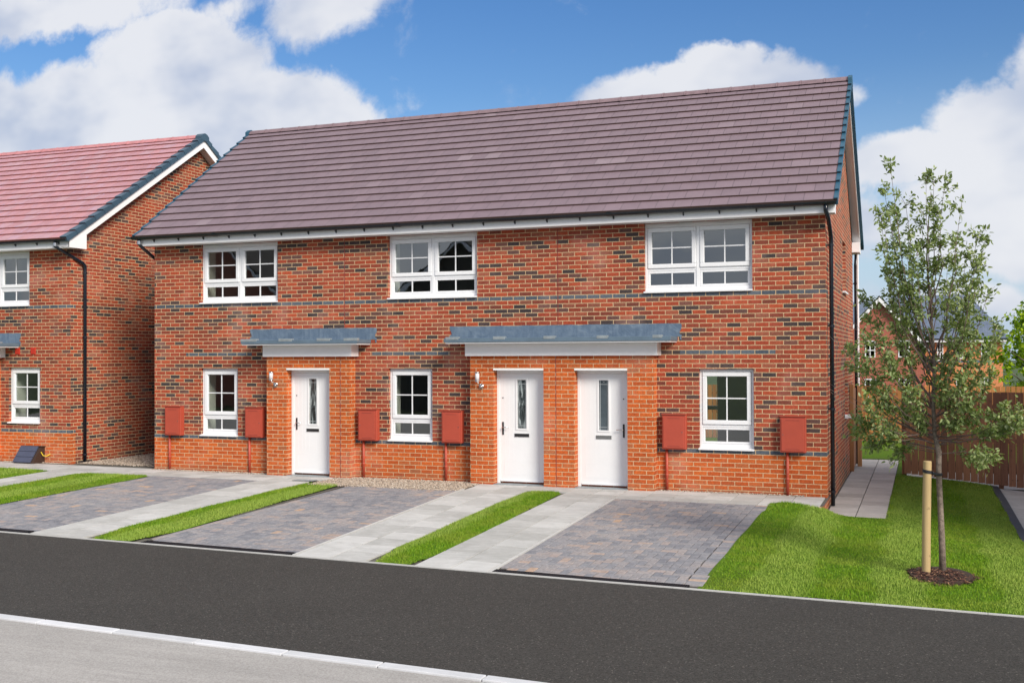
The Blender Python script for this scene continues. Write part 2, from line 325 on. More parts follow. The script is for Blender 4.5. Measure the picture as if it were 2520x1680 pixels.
M['leaf'] = leaf_mat('young_tree_leaf', [(0, (.12, .17, .065)), (.5, (.23, .30, .115)), (.85, (.34, .41, .17)), (1, (.50, .54, .32))])
M['leaf_far'] = leaf_mat('bright_maple_leaf', [(0, (.07, .15, .008)), (.5, (.24, .38, .012)), (1, (.50, .60, .03))], .4)
M['leaf_hedge'] = leaf_mat('hedge_leaf', [(0, (.02, .04, .015)), (1, (.06, .09, .03))], .2)
M['bark'] = mat('grey_brown_bark', (.21, .165, .135), .9, vary=.45, vscale=18, bump=1., bscale=50)
M['twig'] = mat('purple_brown_twig', (.17, .115, .10), .8, vary=.3, vscale=20)
def wood_fn(c1, c2, zs=1.2, knots=.0):
    def fn(G, b, oc):
        att = G.n('ShaderNodeAttribute'); att.attribute_name = 'rnd'
        n = G.noise(G.vm('ADD', G.vm('MULTIPLY', oc, (30., 30., zs)), G.comb(G.m('MULTIPLY', att.outputs['Fac'], 50.), 0., 0.)), 1., 4, .6, .5)
        f = G.m('ADD', G.m('MULTIPLY', n, .6), G.m('MULTIPLY', att.outputs['Fac'], .4)); c = G.mix(G.ss(f, .25, .75), c1, c2)
        if knots: c = G.mix(G.m('MULTIPLY', G.ss(G.noise(oc, 11., 2, .5), .66, .76), knots), c, (.015, .007, .006))
        G.put(b.inputs['Base Color'], c)
        bn = G.n('ShaderNodeBump'); bn.inputs['Strength'].default_value = .3; bn.inputs['Distance'].default_value = .005
        G.put(bn.inputs['Height'], n); G.put(b.inputs['Normal'], bn.outputs[0])
    return fn
M['fence_tan'] = mat('tan_fence_board', rough=.75, fn=wood_fn((.30, .115, .032), (.46, .20, .06), knots=.2))
M['fence_brown'] = mat('brown_fence_board', rough=.75, fn=wood_fn((.19, .088, .052), (.42, .20, .105), knots=.75))
M['stake'] = mat('pale_round_stake', rough=.7, fn=wood_fn((.46, .33, .16), (.62, .50, .27), 2., .35))
M['post'] = mat('gate_timber', rough=.75, fn=wood_fn((.24, .10, .035), (.38, .19, .08)))
M['rubber'] = mat('black_rubber_tie', (.012, .014, .02), .5)
def chip_fn(cols):
    def fn(G, b, oc):
        att = G.n('ShaderNodeAttribute'); att.attribute_name = 'rnd'; G.put(b.inputs['Base Color'], G.ramp(att.outputs['Fac'], cols))
    return fn
M['bark_chip'] = mat('bark_mulch', rough=.85, fn=chip_fn([(0, (.020, .010, .010)), (.5, (.07, .028, .020)), (.85, (.16, .07, .045)), (1, (.42, .24, .13))]))
M['gravel'] = mat('mixed_gravel', rough=.8, fn=chip_fn([(0, (.14, .12, .10)), (.3, (.30, .24, .19)), (.6, (.46, .37, .29)), (.85, (.48, .39, .31)), (1, (.62, .57, .50))]))
M['terrain'] = mat('rough_grass_field', (.05, .075, .02), .95, vary=.4, vscale=.4)
M['white_sill'] = M['upvc']
M['render_far'] = mat('dark_opposite_roof', (.035, .03, .03), .8)

# ---------------------------------------------------------------- mesh helpers
COL = scene.collection
class MB:
    def __init__(s): s.v = []; s.f = []; s.uv = []; s.rnd = []
    def face(s, pts, uv=None, rnd=0.):
        i = len(s.v); s.v += [tuple(p) for p in pts]; s.f.append(tuple(range(i, i+len(pts)))); s.uv.append(uv); s.rnd.append(rnd); return s
    def box(s, x0, x1, y0, y1, z0, z1, rnd=0.):
        return s.hexa([(x0,y0,z0),(x1,y0,z0),(x1,y1,z0),(x0,y1,z0),(x0,y0,z1),(x1,y0,z1),(x1,y1,z1),(x0,y1,z1)], rnd)
    def hexa(s, p, rnd=0.):
        i = len(s.v); s.v += [tuple(q) for q in p]
        for q in ((0,3,2,1),(4,5,6,7),(0,1,5,4),(1,2,6,5),(2,3,7,6),(3,0,4,7)): s.f.append(tuple(i+k for k in q)); s.uv.append(None); s.rnd.append(rnd)
        return s
    def prism(s, prof, axis, a, b, rnd=0.):
        """2D profile (ccw list) extruded along axis; axis 'x': profile (y,z); 'y': (x,z); 'z': (x,y)"""
        def P(q, t): return (t, q[0], q[1]) if axis == 'x' else ((q[0], t, q[1]) if axis == 'y' else (q[0], q[1], t))
        i = len(s.v); n = len(prof); s.v += [P(q, a) for q in prof] + [P(q, b) for q in prof]
        s.f.append(tuple(range(i, i+n))); s.f.append(tuple(range(i+2*n-1, i+n-1, -1)))
        s.f += [(i+k, i+(k+1) % n, i+n+(k+1) % n, i+n+k) for k in range(n)]
        s.uv += [None]*(n+2); s.rnd += [rnd]*(n+2); return s
    def tube(s, pts, r, seg=10, cap=True, rnd=0.):
        pts = [Vector(p) for p in pts]; n = len(pts); rr = r if isinstance(r, (list, tuple)) else [r]*n; i0 = len(s.v); prev = None
        for k, p in enumerate(pts):
            t = (pts[min(k+1, n-1)]-pts[max(k-1, 0)]).normalized()
            ref = Vector((0, 0, 1)) if abs(t.z) < .9 else Vector((1, 0, 0))
            a = t.cross(ref).normalized() if prev is None else (prev - t*prev.dot(t)).normalized(); prev = a; b = t.cross(a)
            for q in range(seg):
                an = 2*math.pi*q/seg; s.v.append(tuple(p + (a*math.cos(an)+b*math.sin(an))*rr[k]))
        for k in range(n-1):
            for q in range(seg):
                s.f.append((i0+k*seg+q, i0+k*seg+(q+1) % seg, i0+(k+1)*seg+(q+1) % seg, i0+(k+1)*seg+q)); s.uv.append(None); s.rnd.append(rnd)
        if cap:
            s.f.append(tuple(i0+q for q in reversed(range(seg)))); s.f.append(tuple(i0+(n-1)*seg+q for q in range(seg))); s.uv += [None]*2; s.rnd += [rnd]*2
        return s
    def lathe(s, prof, c, seg=14):
        i0 = len(s.v)
        for (r, z) in prof:
            for q in range(seg): an = 2*math.pi*q/seg; s.v.append((c[0]+r*math.cos(an), c[1]+r*math.sin(an), c[2]+z))
        for k in range(len(prof)-1):
            for q in range(seg): s.f.append((i0+k*seg+q, i0+k*seg+(q+1) % seg, i0+(k+1)*seg+(q+1) % seg, i0+(k+1)*seg+q)); s.uv.append(None); s.rnd.append(0.)
        return s
    def build(s, name, m, parent=None, smooth=False, bevel=0.):
        me = bpy.data.meshes.new(name); me.from_pydata(s.v, [], s.f); me.materials.append(M[m] if isinstance(m, str) else m)
        if any(u is not None for u in s.uv):
            ul = me.uv_layers.new(name='UVMap'); k = 0
            for f, u in zip(s.f, s.uv):
                for q in range(len(f)): ul.data[k].uv = u[q] if u else (0, .5); k += 1
        if any(s.rnd):
            at = me.attributes.new('rnd', 'FLOAT', 'FACE'); at.data.foreach_set('value', s.rnd)
        if smooth: me.polygons.foreach_set('use_smooth', [True]*len(s.f))
        me.update(); return link(name, me, parent, bevel, smooth)
def link(name, me, parent=None, bevel=0., smooth=False):
    o = bpy.data.objects.new(name, me); COL.objects.link(o)
    if parent is not None:
        o.parent = parent; o.matrix_parent_inverse = world_of(parent).inverted()
    if bevel:
        b = o.modifiers.new('bevel', 'BEVEL'); b.width = bevel; b.segments = 2; b.limit_method = 'ANGLE'
    return o
def world_of(o):
    mw = o.matrix_basis.copy()
    if o.parent is not None: mw = world_of(o.parent) @ o.matrix_parent_inverse @ mw
    return mw
def tag(o, label=None, cat=None, group=None, kind=None):
    if label: o['label'] = label
    if cat: o['category'] = cat
    if group: o['group'] = group
    if kind: o['kind'] = kind
    return o
def thing(name, label, cat, loc, group=None):
    o = bpy.data.objects.new(name, None); o.empty_display_size = .3; COL.objects.link(o); o.location = loc; return tag(o, label, cat, group)
def fast_mesh(name, V, Fc, m, rnd=None, parent=None, smooth=False):
    """V (n,3) and Fc (m,k) numpy arrays"""
    me = bpy.data.meshes.new(name); n, k = Fc.shape
    me.vertices.add(len(V)); me.vertices.foreach_set('co', V.astype(np.float32).ravel())
    me.loops.add(n*k); me.loops.foreach_set('vertex_index', Fc.astype(np.int32).ravel())
    me.polygons.add(n); me.polygons.foreach_set('loop_start', np.arange(0, n*k, k, dtype=np.int32))
    me.update(calc_edges=True); me.materials.append(M[m])
    if rnd is not None:
        at = me.attributes.new('rnd', 'FLOAT', 'FACE'); at.data.foreach_set('value', rnd.astype(np.float32))
    if smooth: me.polygons.foreach_set('use_smooth', [True]*n)
    me.validate(); return link(name, me, parent)

# ---------------------------------------------------------------- ground levels
def g0(y): return .035 if y > -1.3 else (-.10 if y < -7.2 else .035-.135*(-1.3-y)/5.9)
def sstep(t): t = max(0., min(1., t)); return t*t*(3-2*t)
def GZ(x, y):
    s = sstep((x+.55)/.65); r = -.15 if y > -1.3 else (-.10 if y < -7.2 else -.15+.05*(-1.3-y)/5.9)
    bump = math.exp(-(max(0., x)/.22)**2)*sstep((-.30-y)/1.15); r = r*(1-bump)+(g0(y)-.015)*bump
    r -= .10*max(0., min(2.5, x-1.))*max(0., min(1., (y+6)/6))
    return g0(y)*(1-s)+r*s
def roadedge(x):   # y of the kerb line between drives and dark pavement
    return -6.50-.040*(x+10.5)
def kerby(x): return -10.16-.045*(x+6.75)

def grid(name, m, x0, x1, y0f, y1f, nx, ny, zf, parent=None):
    mb = MB()
    P = [[None]*(ny+1) for _ in range(nx+1)]
    for i in range(nx+1):
        x = x0+(x1-x0)*i/nx; a = y0f(x) if callable(y0f) else y0f; b = y1f(x) if callable(y1f) else y1f
        for j in range(ny+1): y = a+(b-a)*j/ny; P[i][j] = len(mb.v); mb.v.append((x, y, zf(x, y)))
    for i in range(nx):
        for j in range(ny): mb.f.append((P[i][j], P[i+1][j], P[i+1][j+1], P[i][j+1])); mb.uv.append(None); mb.rnd.append(0.)
    return mb.build(name, m, parent, smooth=True)
def surf(name, m, *a): return tag(grid(name, m, *a), kind='structure')

far = lambda x, y: -.60 - max(0., min(1., (y-14)/30))*1.2
surf('ground', 'terrain', -400, 400, -300, 600, 60, 90, far)
surf('pavement', 'asphalt', -60, 60, lambda x: kerby(max(-20, min(12, x)))+.0, lambda x: roadedge(max(-30, min(12, x)))-.0, 120, 4, lambda x, y: -.10)
surf('road', 'road', -60, 60, lambda x: kerby(max(-20, min(12, x)))-7.5, lambda x: kerby(max(-20, min(12, x)))-.12, 120, 4, lambda x, y: -.113)
surf('opposite_verge', 'terrain', -60, 60, lambda x: kerby(max(-20, min(12, x)))-40, lambda x: kerby(max(-20, min(12, x)))-7.5, 60, 4, lambda x, y: -.12)
# kerb stones
mb = MB(); x = -24.17
while x < 12:
    a, b = x+.006, x+.894; f0, f1 = kerby(a), kerby(b); zt = -.096
    mb.hexa([(a, f0-.125, -.30), (b, f1-.125, -.30), (b, f1, -.30), (a, f0, -.30), (a, f0-.118, zt), (b, f1-.118, zt), (b, f1, zt), (a, f0, zt)], random.random())
    x += .9
tag(mb.build('kerb', 'edging', bevel=.006), kind='structure')
mb = MB(); x = -20.
while x < 12:
    a, b = x, x+.995; f0, f1 = roadedge(a), roadedge(b); zt = -.088
    mb.hexa([(a, f0-.032, -.2), (b, f1-.032, -.2), (b, f1, -.2), (a, f0, -.2), (a, f0-.032, zt), (b, f1-.032, zt), (b, f1, zt), (a, f0, zt)], .5+.5*random.random())
    x += 1.
tag(mb.build('edging_strip', 'edging_path'), kind='structure')
# sub-base under all the front garden surfaces
surf('garden_base', 'bedding', -.78, .03, -1.0, .5, 2, 2, lambda x, y: g0(y)-.022)
surf('garden_base', 'bedding', -24, -.76, lambda x: roadedge(x)+.005, .5, 60, 24, lambda x, y: g0(y)-.022)

def lerp(a, b, t): return a+(b-a)*t
def slabs(name, quadf, cols, rows, m='slab', zf=g0, gap=.0075, th=.03, lift=0.):
    """quadf(s,t) -> (x,y) maps the unit square; slabs as separate blocks in one surface"""
    mb = MB()
    for i in range(cols):
        for j in range(rows):
            P = []
            for (a, b) in ((i, j), (i+1, j), (i+1, j+1), (i, j+1)):
                P.append(list(quadf(a/cols, b/rows)))
            cx = sum(p[0] for p in P)/4; cy = sum(p[1] for p in P)/4
            for p in P:
                dx, dy = cx-p[0], cy-p[1]; p[0] += math.copysign(gap, dx); p[1] += math.copysign(gap, dy)
            dz = random.uniform(-.0015, .0015)
            zz = (lambda X, Y: zf(X, Y)) if zf is GZ else (lambda X, Y: zf(Y))
            lo = [(p[0], p[1], zz(p[0], p[1])-th) for p in P]; hi = [(p[0], p[1], zz(p[0], p[1])+dz+lift) for p in P]
            mb.hexa(lo+hi, random.random())
    return tag(mb.build(name, m, bevel=.002), kind='structure')
def quadmap(a, b, c, d):   # front-left, front-right, back-right, back-left
    return lambda s, t: (lerp(lerp(a[0], b[0], s), lerp(d[0], c[0], s), t), lerp(lerp(a[1], b[1], s), lerp(d[1], c[1], s), t))
re_ = roadedge
# the three slab paths running to the doors and the strips along the front
slabs('path', quadmap((-4.06, re_(-4.06)), (-3.13, re_(-3.13)), (-3.20, -1.34), (-4.12, -1.34)), 2, 12)
slabs('path', quadmap((-4.12, -1.34), (-.02, -1.34), (-.02, -.945), (-4.12, -.945)), 9, 1)
slabs('path', quadmap((-4.12, -.945), (-.02, -.945), (-.02, -.50), (-4.12, -.50)), 9, 1)
slabs('path', quadmap((-5.95, -.50), (-.02, -.50), (-.02, -.10), (-5.95, -.10)), 13, 1)
slabs('path', quadmap((-5.70, re_(-5.70)), (-4.72, re_(-4.72)), (-4.83, -.50), (-5.90, -.50)), 2, 14)
slabs('path', quadmap((-4.83, -.83), (-4.12, -.83), (-4.12, -.50), (-4.83, -.50)), 2, 1, gap=.005)
slabs('path', quadmap((-10.03, re_(-10.03)), (-9.07, re_(-9.07)), (-9.03, -1.05), (-10.03, -1.05)), 2, 12)
slabs('path', quadmap((-13.2, -1.05), (-9.03, -1.05), (-9.03, -.60), (-13.2, -.60)), 9, 1)
slabs('path', quadmap((-13.2, -.60), (-8.86, -.60), (-8.86, -.16), (-13.2, -.16)), 10, 1)
slabs('path', quadmap((-20.2, -.80), (-13.2, -.95), (-13.2, -.42), (-20.2, -.35)), 15, 1)
slabs('path', quadmap((-20.2, -.35), (-13.2, -.42), (-13.2, -.02), (-20.2, .20)), 15, 1)
slabs('path', quadmap((-14.98, re_(-15)), (-14.12, re_(-14.1)), (-14.10, -.95), (-14.98, -.80)), 2, 12)
# side path, lower than the front
slabs('side_path', quadmap((.03, -.78), (.915, -.80), (.925, 8.6), (.03, 8.6)), 2, 20, 'slab_side', zf=lambda y: -.15)
surf('side_path_base', 'bedding', .0, .93, -.8, 8.7, 2, 10, lambda x, y: -.172)
# pale edging beside two of the drives
def strip(name, pts, wdt, m, z=.004):
    mb = MB()
    for k in range(len(pts)-1):
        a, b = Vector((*pts[k], 0)), Vector((*pts[k+1], 0)); n = (b-a).normalized().cross(Vector((0, 0, 1)))*wdt/2; L = (b-a).length; q = max(1, int(L/.9))
        for i in range(q):
            p, r = a.lerp(b, i/q+.002), a.lerp(b, (i+1)/q-.002)
            c = [p-n, r-n, r+n, p+n]
            mb.hexa([(v.x, v.y, g0(v.y)-.05) for v in c]+[(v.x, v.y, g0(v.y)+z) for v in c], .6+.4*random.random())
    return tag(mb.build(name, m), kind='structure')
strip('path_edging', [(-3.10, re_(-3.1)), (-3.17, -1.34)], .035, 'edging_path')
strip('path_edging', [(-5.73, re_(-5.73)), (-5.935, -.98)], .035, 'edging_path')

# block paving: 90 degree herringbone of real blocks, one bay one surface
def paving(label_i, fl, fr, br, bl, border=True):
    x0 = min(fl[0], bl[0]); x1 = max(fr[0], br[0]); u = .1; mb = MB()
    W = fr[0]-fl[0]; q = quadmap(fl, fr, br, bl)
    n1 = np.zeros(1)
    def inside(ax, ay, bx, by): return True
    def col_at(x, y):
        c = .36+.05*math.sin(x*2.3+label_i)+.05*math.sin(y*1.7+2*label_i+x)+random.gauss(0, .17)
        return max(0.02, min(1, c+(.42 if random.random() < .035 else 0)))
    def block(x0, x1, y0, y1):
        gp = .0034; bv = .007; a, b, c, d = x0+gp, x1-gp, y0+gp, y1-gp; z = g0((y0+y1)/2); dz = random.uniform(-.0018, .0018)
        if b-a < .012 or d-c < .012: return
        zz = lambda Y: g0(Y)+dz
        i = len(mb.v)
        mb.v += [(a, c, zz(c)-.03), (b, c, zz(c)-.03), (b, d, zz(d)-.03), (a, d, zz(d)-.03), (a, c, zz(c)-.004), (b, c, zz(c)-.004), (b, d, zz(d)-.004), (a, d, zz(d)-.004),
                 (a+bv, c+bv, zz(c)), (b-bv, c+bv, zz(c)), (b-bv, d-bv, zz(d)), (a+bv, d-bv, zz(d))]
        r = col_at((x0+x1)/2, (y0+y1)/2)
        for f in ((0,1,5,4),(1,2,6,5),(2,3,7,6),(3,0,4,7),(4,5,9,8),(5,6,10,9),(6,7,11,10),(7,4,8,11),(8,9,10,11)):
            mb.f.append(tuple(i+k for k in f)); mb.uv.append(None); mb.rnd.append(r)
    ya = max(fl[1], fr[1])-.1; yb = max(bl[1], br[1])
    # border courses left and right
    bw = .2 if border else .0
    def xl(y): t = (y-fl[1])/(bl[1]-fl[1]); return lerp(fl[0], bl[0], t)
    def xr(y): t = (y-fr[1])/(br[1]-fr[1]); return lerp(fr[0], br[0], t)
    def yf(x): t = (x-fl[0])/(fr[0]-fl[0]); return lerp(fl[1], fr[1], t)
    def ybk(x): t = (x-bl[0])/(br[0]-bl[0]); return lerp(bl[1], br[1], t)
    y = ya
    while y < yb:
        ym = y+.05
        for side in (0, 1):
            if side == 0: a, b = xl(ym), xl(ym)+.1
            else: a, b = xr(ym)-.2, xr(ym)
            c0, c1 = max(y, yf((a+b)/2)), min(y+.1, ybk((a+b)/2))
            if c1-c0 > .02:
                if side == 0 and int(round((y-ya)/.1)) % 2 == 0: block(a, b, c0, min(y+.2, ybk((a+b)/2)))
                elif side == 1: block(a, b, c0, c1)
        y += .1
    nx = int((x1-x0)/u)+4; ny = int((yb-ya)/u)+4
    for i in range(-1, nx):
        for j in range(-1, ny):
            k = (i-j) % 4; X = x0+i*u; Y = ya+j*u
            if k == 0: bx = (X, X+2*u, Y, Y+u)
            elif k == 3: bx = (X, X+u, Y, Y+2*u)
            else: continue
            ym = (bx[2]+bx[3])/2; xm = (bx[0]+bx[1])/2
            a, b = max(bx[0], xl(ym)+.1), min(bx[1], xr(ym)-.2); c0, c1 = max(bx[2], yf(xm)), min(bx[3], ybk(xm))
            if b > a and c1 > c0: block(a, b, c0, c1)
    o = tag(mb.build('driveway', 'block'), kind='structure')
    surf('driveway_base', 'sandjoint', x0, x1, min(fl[1], fr[1]), yb, 6, 30, lambda x, y: g0(y)-.018)
    return o
dr = .155
paving(1, (-3.075, re_(-3.1)+dr), (-.725, re_(-.72)+dr), (-.745, -1.345), (-3.145, -1.345))
paving(2, (-8.13, re_(-8.13)+dr), (-5.76, re_(-5.76)+dr), (-5.955, -1.03), (-8.02, -1.30))
paving(3, (-12.50, re_(-12.5)+dr), (-10.05, re_(-10.05)+dr), (-10.045, -1.07), (-12.36, -1.07))
# drain channels across the mouth of each drive
for k, (a, b, lab) in enumerate(((-3.09, -.86, 'black slotted drain channel across the front of the right-hand driveway'), (-8.10, -5.78, 'black slotted drain channel across the front of the middle driveway'), (-12.5, -10.10, 'black slotted drain channel across the front of the left-hand driveway'))):
    t = thing('drain_channel', lab, 'drain', ((a+b)/2, re_((a+b)/2)+.08, -.09), 'drain channels across the driveways')
    z0 = lambda x: g0(re_(x)+.08)
    m1 = MB(); m2 = MB(); zc = g0(re_((a+b)/2)+.08)
    m1.hexa([(a, re_(a)+.02, zc-.08), (b, re_(b)+.02, zc-.08), (b, re_(b)+.15, zc-.08), (a, re_(a)+.15, zc-.08), (a, re_(a)+.02, zc-.02), (b, re_(b)+.02, zc-.02), (b, re_(b)+.15, zc-.02), (a, re_(a)+.15, zc-.02)])
    m1.build('channel', 'dark', t)
    for (e0, e1) in ((.018, .03), (.14, .152), (.082, .088)):
        m2.hexa([(a, re_(a)+e0, zc-.018), (b, re_(b)+e0, zc-.018), (b, re_(b)+e1, zc-.018), (a, re_(a)+e1, zc-.018), (a, re_(a)+e0, zc+.002), (b, re_(b)+e0, zc+.002), (b, re_(b)+e1, zc+.002), (a, re_(a)+e1, zc+.002)])
    x = a
    while x < b-.02:
        y = re_(x); m2.box(x, x+.010, y+.03, y+.14, zc-.018, zc); x += .026
    m2.build('grate', 'iron', t)
# small ground grate by the tip of the middle lawn strip
t = thing('drain_cover', 'small dark square drain cover in the slabs below the left-hand white door', 'drain cover', (-9.12, -.82, .04))
m1 = MB().box(-9.40, -8.98, -.93, -.72, .03, .041); m1.build('frame', 'iron', t)
m2 = MB(); [m2.box(-9.39+.03*k, -9.375+.03*k, -.92, -.73, .0412, .046) for k in range(14)]; m2.build('grate', 'clip', t)

# ---------------------------------------------------------------- lawns
def poly_in(poly, X, Y):
    ins = np.zeros(len(X), bool); n = len(poly)
    for i in range(n):
        x1, y1 = poly[i]; x2, y2 = poly[(i+1) % n]
        cnd = ((y1 > Y) != (y2 > Y)); xi = (x2-x1)*(Y-y1)/((y2-y1) if y2 != y1 else 1e-9)+x1; ins ^= cnd & (X < xi)
    return ins
def chaikin(p, it=2):
    for _ in range(it):
        q = []
        for i in range(len(p)):
            a, b = p[i], p[(i+1) % len(p)]; q += [(a[0]*.85+b[0]*.15, a[1]*.85+b[1]*.15), (a[0]*.15+b[0]*.85, a[1]*.15+b[1]*.85)]
        p = q
    return p
lawns = [
 ([(-.715, re_(-.7)+.02), (-.738, -1.75), (-.765, -1.25), (-.70, -1.08), (-.55, -.97), (-.40, -.95), (-.22, -1.05), (-.08, -1.24), (.01, -1.36), (.012, -.30), (.035, -.30), (.05, -.80), (.91, -.82), (.925, 5.5), (1.0, 5.62), (2.72, 5.62), (2.74, 3.5), (2.72, -1.5), (2.95, -3.6), (3.6, -5.2), (4.6, re_(4.6)+.02)], GZ, 2600),
 ([(-4.70, re_(-4.7)+.02), (-4.03, re_(-4.03)+.02), (-4.14, -1.18), (-4.22, -.93), (-4.42, -.84), (-4.72, -.85), (-4.80, -1.05)], None, 4200),
 ([(-9.06, re_(-9.06)+.02), (-8.16, re_(-8.16)+.02), (-8.22, -1.35), (-8.30, -1.16), (-8.62, -1.08), (-8.93, -1.07), (-9.02, -1.25)], None, 3400),
 ([(-14.10, re_(-14.1)+.02), (-12.53, re_(-12.5)+.02), (-12.40, -1.25), (-12.55, -1.08), (-13.2, -1.0), (-13.9, -1.06), (-14.10, -1.35)], None, 2100),
 ([(-22, re_(-20)), (-15.0, re_(-15)+.02), (-15.0, -1.10), (-15.15, -.92), (-16.3, -.86), (-22, -.84)], None, 1400),
]
BV = []; BR = []
for li, (poly, zf, dens_) in enumerate(lawns):
    sm = chaikin(poly, 1) if li else poly
    xs = [p[0] for p in sm]; ys = [p[1] for p in sm]
    zfun = GZ if zf else (lambda x, y: g0(y))
    # turf base: fine triangulated grid clipped by cell centre
    st = .06 if li in (1, 2) else .10; mbt = MB(); idx = {}
    X = np.arange(min(xs)-st, max(xs)+st, st); Y = np.arange(min(ys)-st, max(ys)+st, st)
    XX, YY = np.meshgrid(X, Y, indexing='ij'); cen = poly_in(sm, (XX+st/2).ravel(), (YY+st/2).ravel()).reshape(XX.shape)
    if li == 0: cen &= ~(((XX+st/2-1.62)/.34)**2+((YY+st/2+5.17)/.5)**2 < 1)
    lift = lambda X_, Y_: np.where((X_ > -.9) & (X_ < .0), np.where(Y_ > -1.5, .014, .008), 0.) if li == 0 else 0.
    Z = np.vectorize(zfun)(XX, YY) + lift(XX, YY) - .004 + .014*np.sin(XX*3.1+YY*1.3)*np.cos(YY*2.3)*(.6 if li else 1.)
    def vid(i, j):
        if (i, j) not in idx: idx[(i, j)] = len(mbt.v); mbt.v.append((X[i], Y[j], Z[i, j]))
        return idx[(i, j)]
    for i in range(len(X)-1):
        for j in range(len(Y)-1):
            if cen[i, j]: mbt.f.append((vid(i, j), vid(i+1, j), vid(i+1, j+1), vid(i, j+1))); mbt.uv.append(None); mbt.rnd.append(0.)
    tag(mbt.build('lawn', 'turf', smooth=True), kind='structure')
    # blades
    area = (max(xs)-min(xs))*(max(ys)-min(ys)); n = int(area*dens_*1.6)
    bx = rng.uniform(min(xs), max(xs), n); by = rng.uniform(min(ys), max(ys), n); k = poly_in(sm, bx, by)
    if li == 0: k &= ~(((bx-1.62)/.35)**2+((by+5.17)/.48)**2 < 1); k &= rng.random(n) < np.clip(1.15-(by+7)/18, .35, 1)
    bx, by = bx[k], by[k]; n = len(bx)
    bz = np.array([zfun(a, b) for a, b in zip(bx, by)])+lift(bx, by)+.014*np.sin(bx*3.1+by*1.3)*np.cos(by*2.3)*(.6 if li else 1.)-.008
    hgt = rng.uniform(.016, .038, n)*(1+.25*np.sin(bx*2.1)*np.sin(by*1.7)); ang = rng.uniform(0, 2*math.pi, n); lean = rng.uniform(0, .022, n); wd = rng.uniform(.0028, .0052, n)
    dx, dy = np.cos(ang), np.sin(ang); la = rng.uniform(0, 2*math.pi, n)
    V = np.stack([np.stack([bx-dx*wd, by-dy*wd, bz], 1), np.stack([bx+dx*wd, by+dy*wd, bz], 1), np.stack([bx+np.cos(la)*lean, by+np.sin(la)*lean, bz+hgt], 1)], 1)
    BV.append(V.reshape(-1, 3)); BR.append(rng.random(n)*.8+.2*rng.random(n)**3)
V = np.concatenate(BV); Rn = np.concatenate(BR); Fc = np.arange(len(V)).reshape(-1, 3)
tag(fast_mesh('grass', V, Fc, 'grass', Rn), 'short mown green grass on the lawn strips between the drives and beside the young tree', 'grass', kind='stuff')
# back garden lawn behind the gate
surf('back_lawn', 'turf', -16, 8, 8.7, 16, 30, 10, lambda x, y: -.15)
surf('back_lawn', 'turf', .93, 1.1, 5.6, 8.8, 2, 4, lambda x, y: -.16)
surf('yard', 'slab_side', 1.0, 9, 5.7, 8.7, 4, 4, lambda x, y: -.40)
# neighbouring drive at the right edge
surf('side_drive', 'slab', 2.86, 10, -6.9, 5.58, 8, 24, lambda x, y: GZ(max(x, 2.86), y)-.045)
mb = MB()
pts = [(2.70, 5.58), (2.72, 3.5), (2.72, -1.5), (2.90, -3.6), (3.4, -5.0)]
for k in range(len(pts)-1):
    a, b = Vector((*pts[k], 0)), Vector((*pts[k+1], 0)); q = max(1, int((b-a).length/.2))
    for i in range(q):
        p, r = a.lerp(b, i/q), a.lerp(b, (i+1)/q-.01/q); c = [p, r, r+Vector((.14, 0, 0)), p+Vector((.14, 0, 0))]
        mb.hexa([(v.x, v.y, GZ(v.x, v.y)-.06) for v in c]+[(v.x, v.y, GZ(v.x, v.y)+.004) for v in c])
tag(mb.build('drive_kerb', mat('charcoal_kerb_block', (.035, .042, .055), .8, vary=.2)), kind='structure')

# ---------------------------------------------------------------- loose stones and bark
def stones(name, regions, m, label, cat, dens=900, size=(.009, .018), flat=.7):
    t = (1+5**.5)/2; ico = np.array([(-1,t,0),(1,t,0),(-1,-t,0),(1,-t,0),(0,-1,t),(0,1,t),(0,-1,-t),(0,1,-t),(t,0,-1),(t,0,1),(-t,0,-1),(-t,0,1)], float)/1.9
    fi = np.array([(0,11,5),(0,5,1),(0,1,7),(0,7,10),(0,10,11),(1,5,9),(5,11,4),(11,10,2),(10,7,6),(7,1,8),(3,9,4),(3,4,2),(3,2,6),(3,6,8),(3,8,9),(4,9,5),(2,4,11),(6,2,10),(8,6,7),(9,8,1)])
    VV, FF, RR = [], [], []; base = 0
    for (x0, x1, y0, y1, zf, dmul) in regions:
        n = int((x1-x0)*(y1-y0)*dens*dmul)
        P = np.stack([rng.uniform(x0, x1, n), rng.uniform(y0, y1, n)], 1)
        for p in P:
            s = rng.uniform(*size)*rng.uniform(.75, 1.3, 3); s[2] *= flat; a = rng.uniform(0, 6.28); v = ico*s*rng.uniform(.8, 1.2, (12, 1))
            c, q = math.cos(a), math.sin(a); v = np.stack([v[:, 0]*c-v[:, 1]*q, v[:, 0]*q+v[:, 1]*c, v[:, 2]], 1)
            VV.append(v+np.array([p[0], p[1], zf(p[0], p[1])+rng.uniform(0, .012)])); FF.append(fi+base); base += 12; RR.append(np.full(20, rng.random()))
    return tag(fast_mesh(name, np.concatenate(VV), np.concatenate(FF), m, np.concatenate(RR), smooth=False), label, cat, kind='stuff')
zg = lambda x, y: g0(y)-.006
surf('gravel_bed', 'gravel', -8.86, -5.90, -1.30, -.0, 4, 4, lambda x, y: .020)
stones('gravel', [(-8.86, -5.95, -1.28, -.02, zg, 1.0), (-13.2, -10.45, -.15, -.01, zg, .9), (-2.75, -.35, -.10, -.01, zg, .9), (-15.6, -13.3, .35, 5.5, zg, .5), (-17.6, -15.7, .18, .29, zg, .7), (-8.5, -6.0, -1.36, -1.25, zg, .15)], 'gravel',
       'pale brown gravel heaped against the foot of the brick walls', 'gravel', dens=3200, size=(.007, .014))
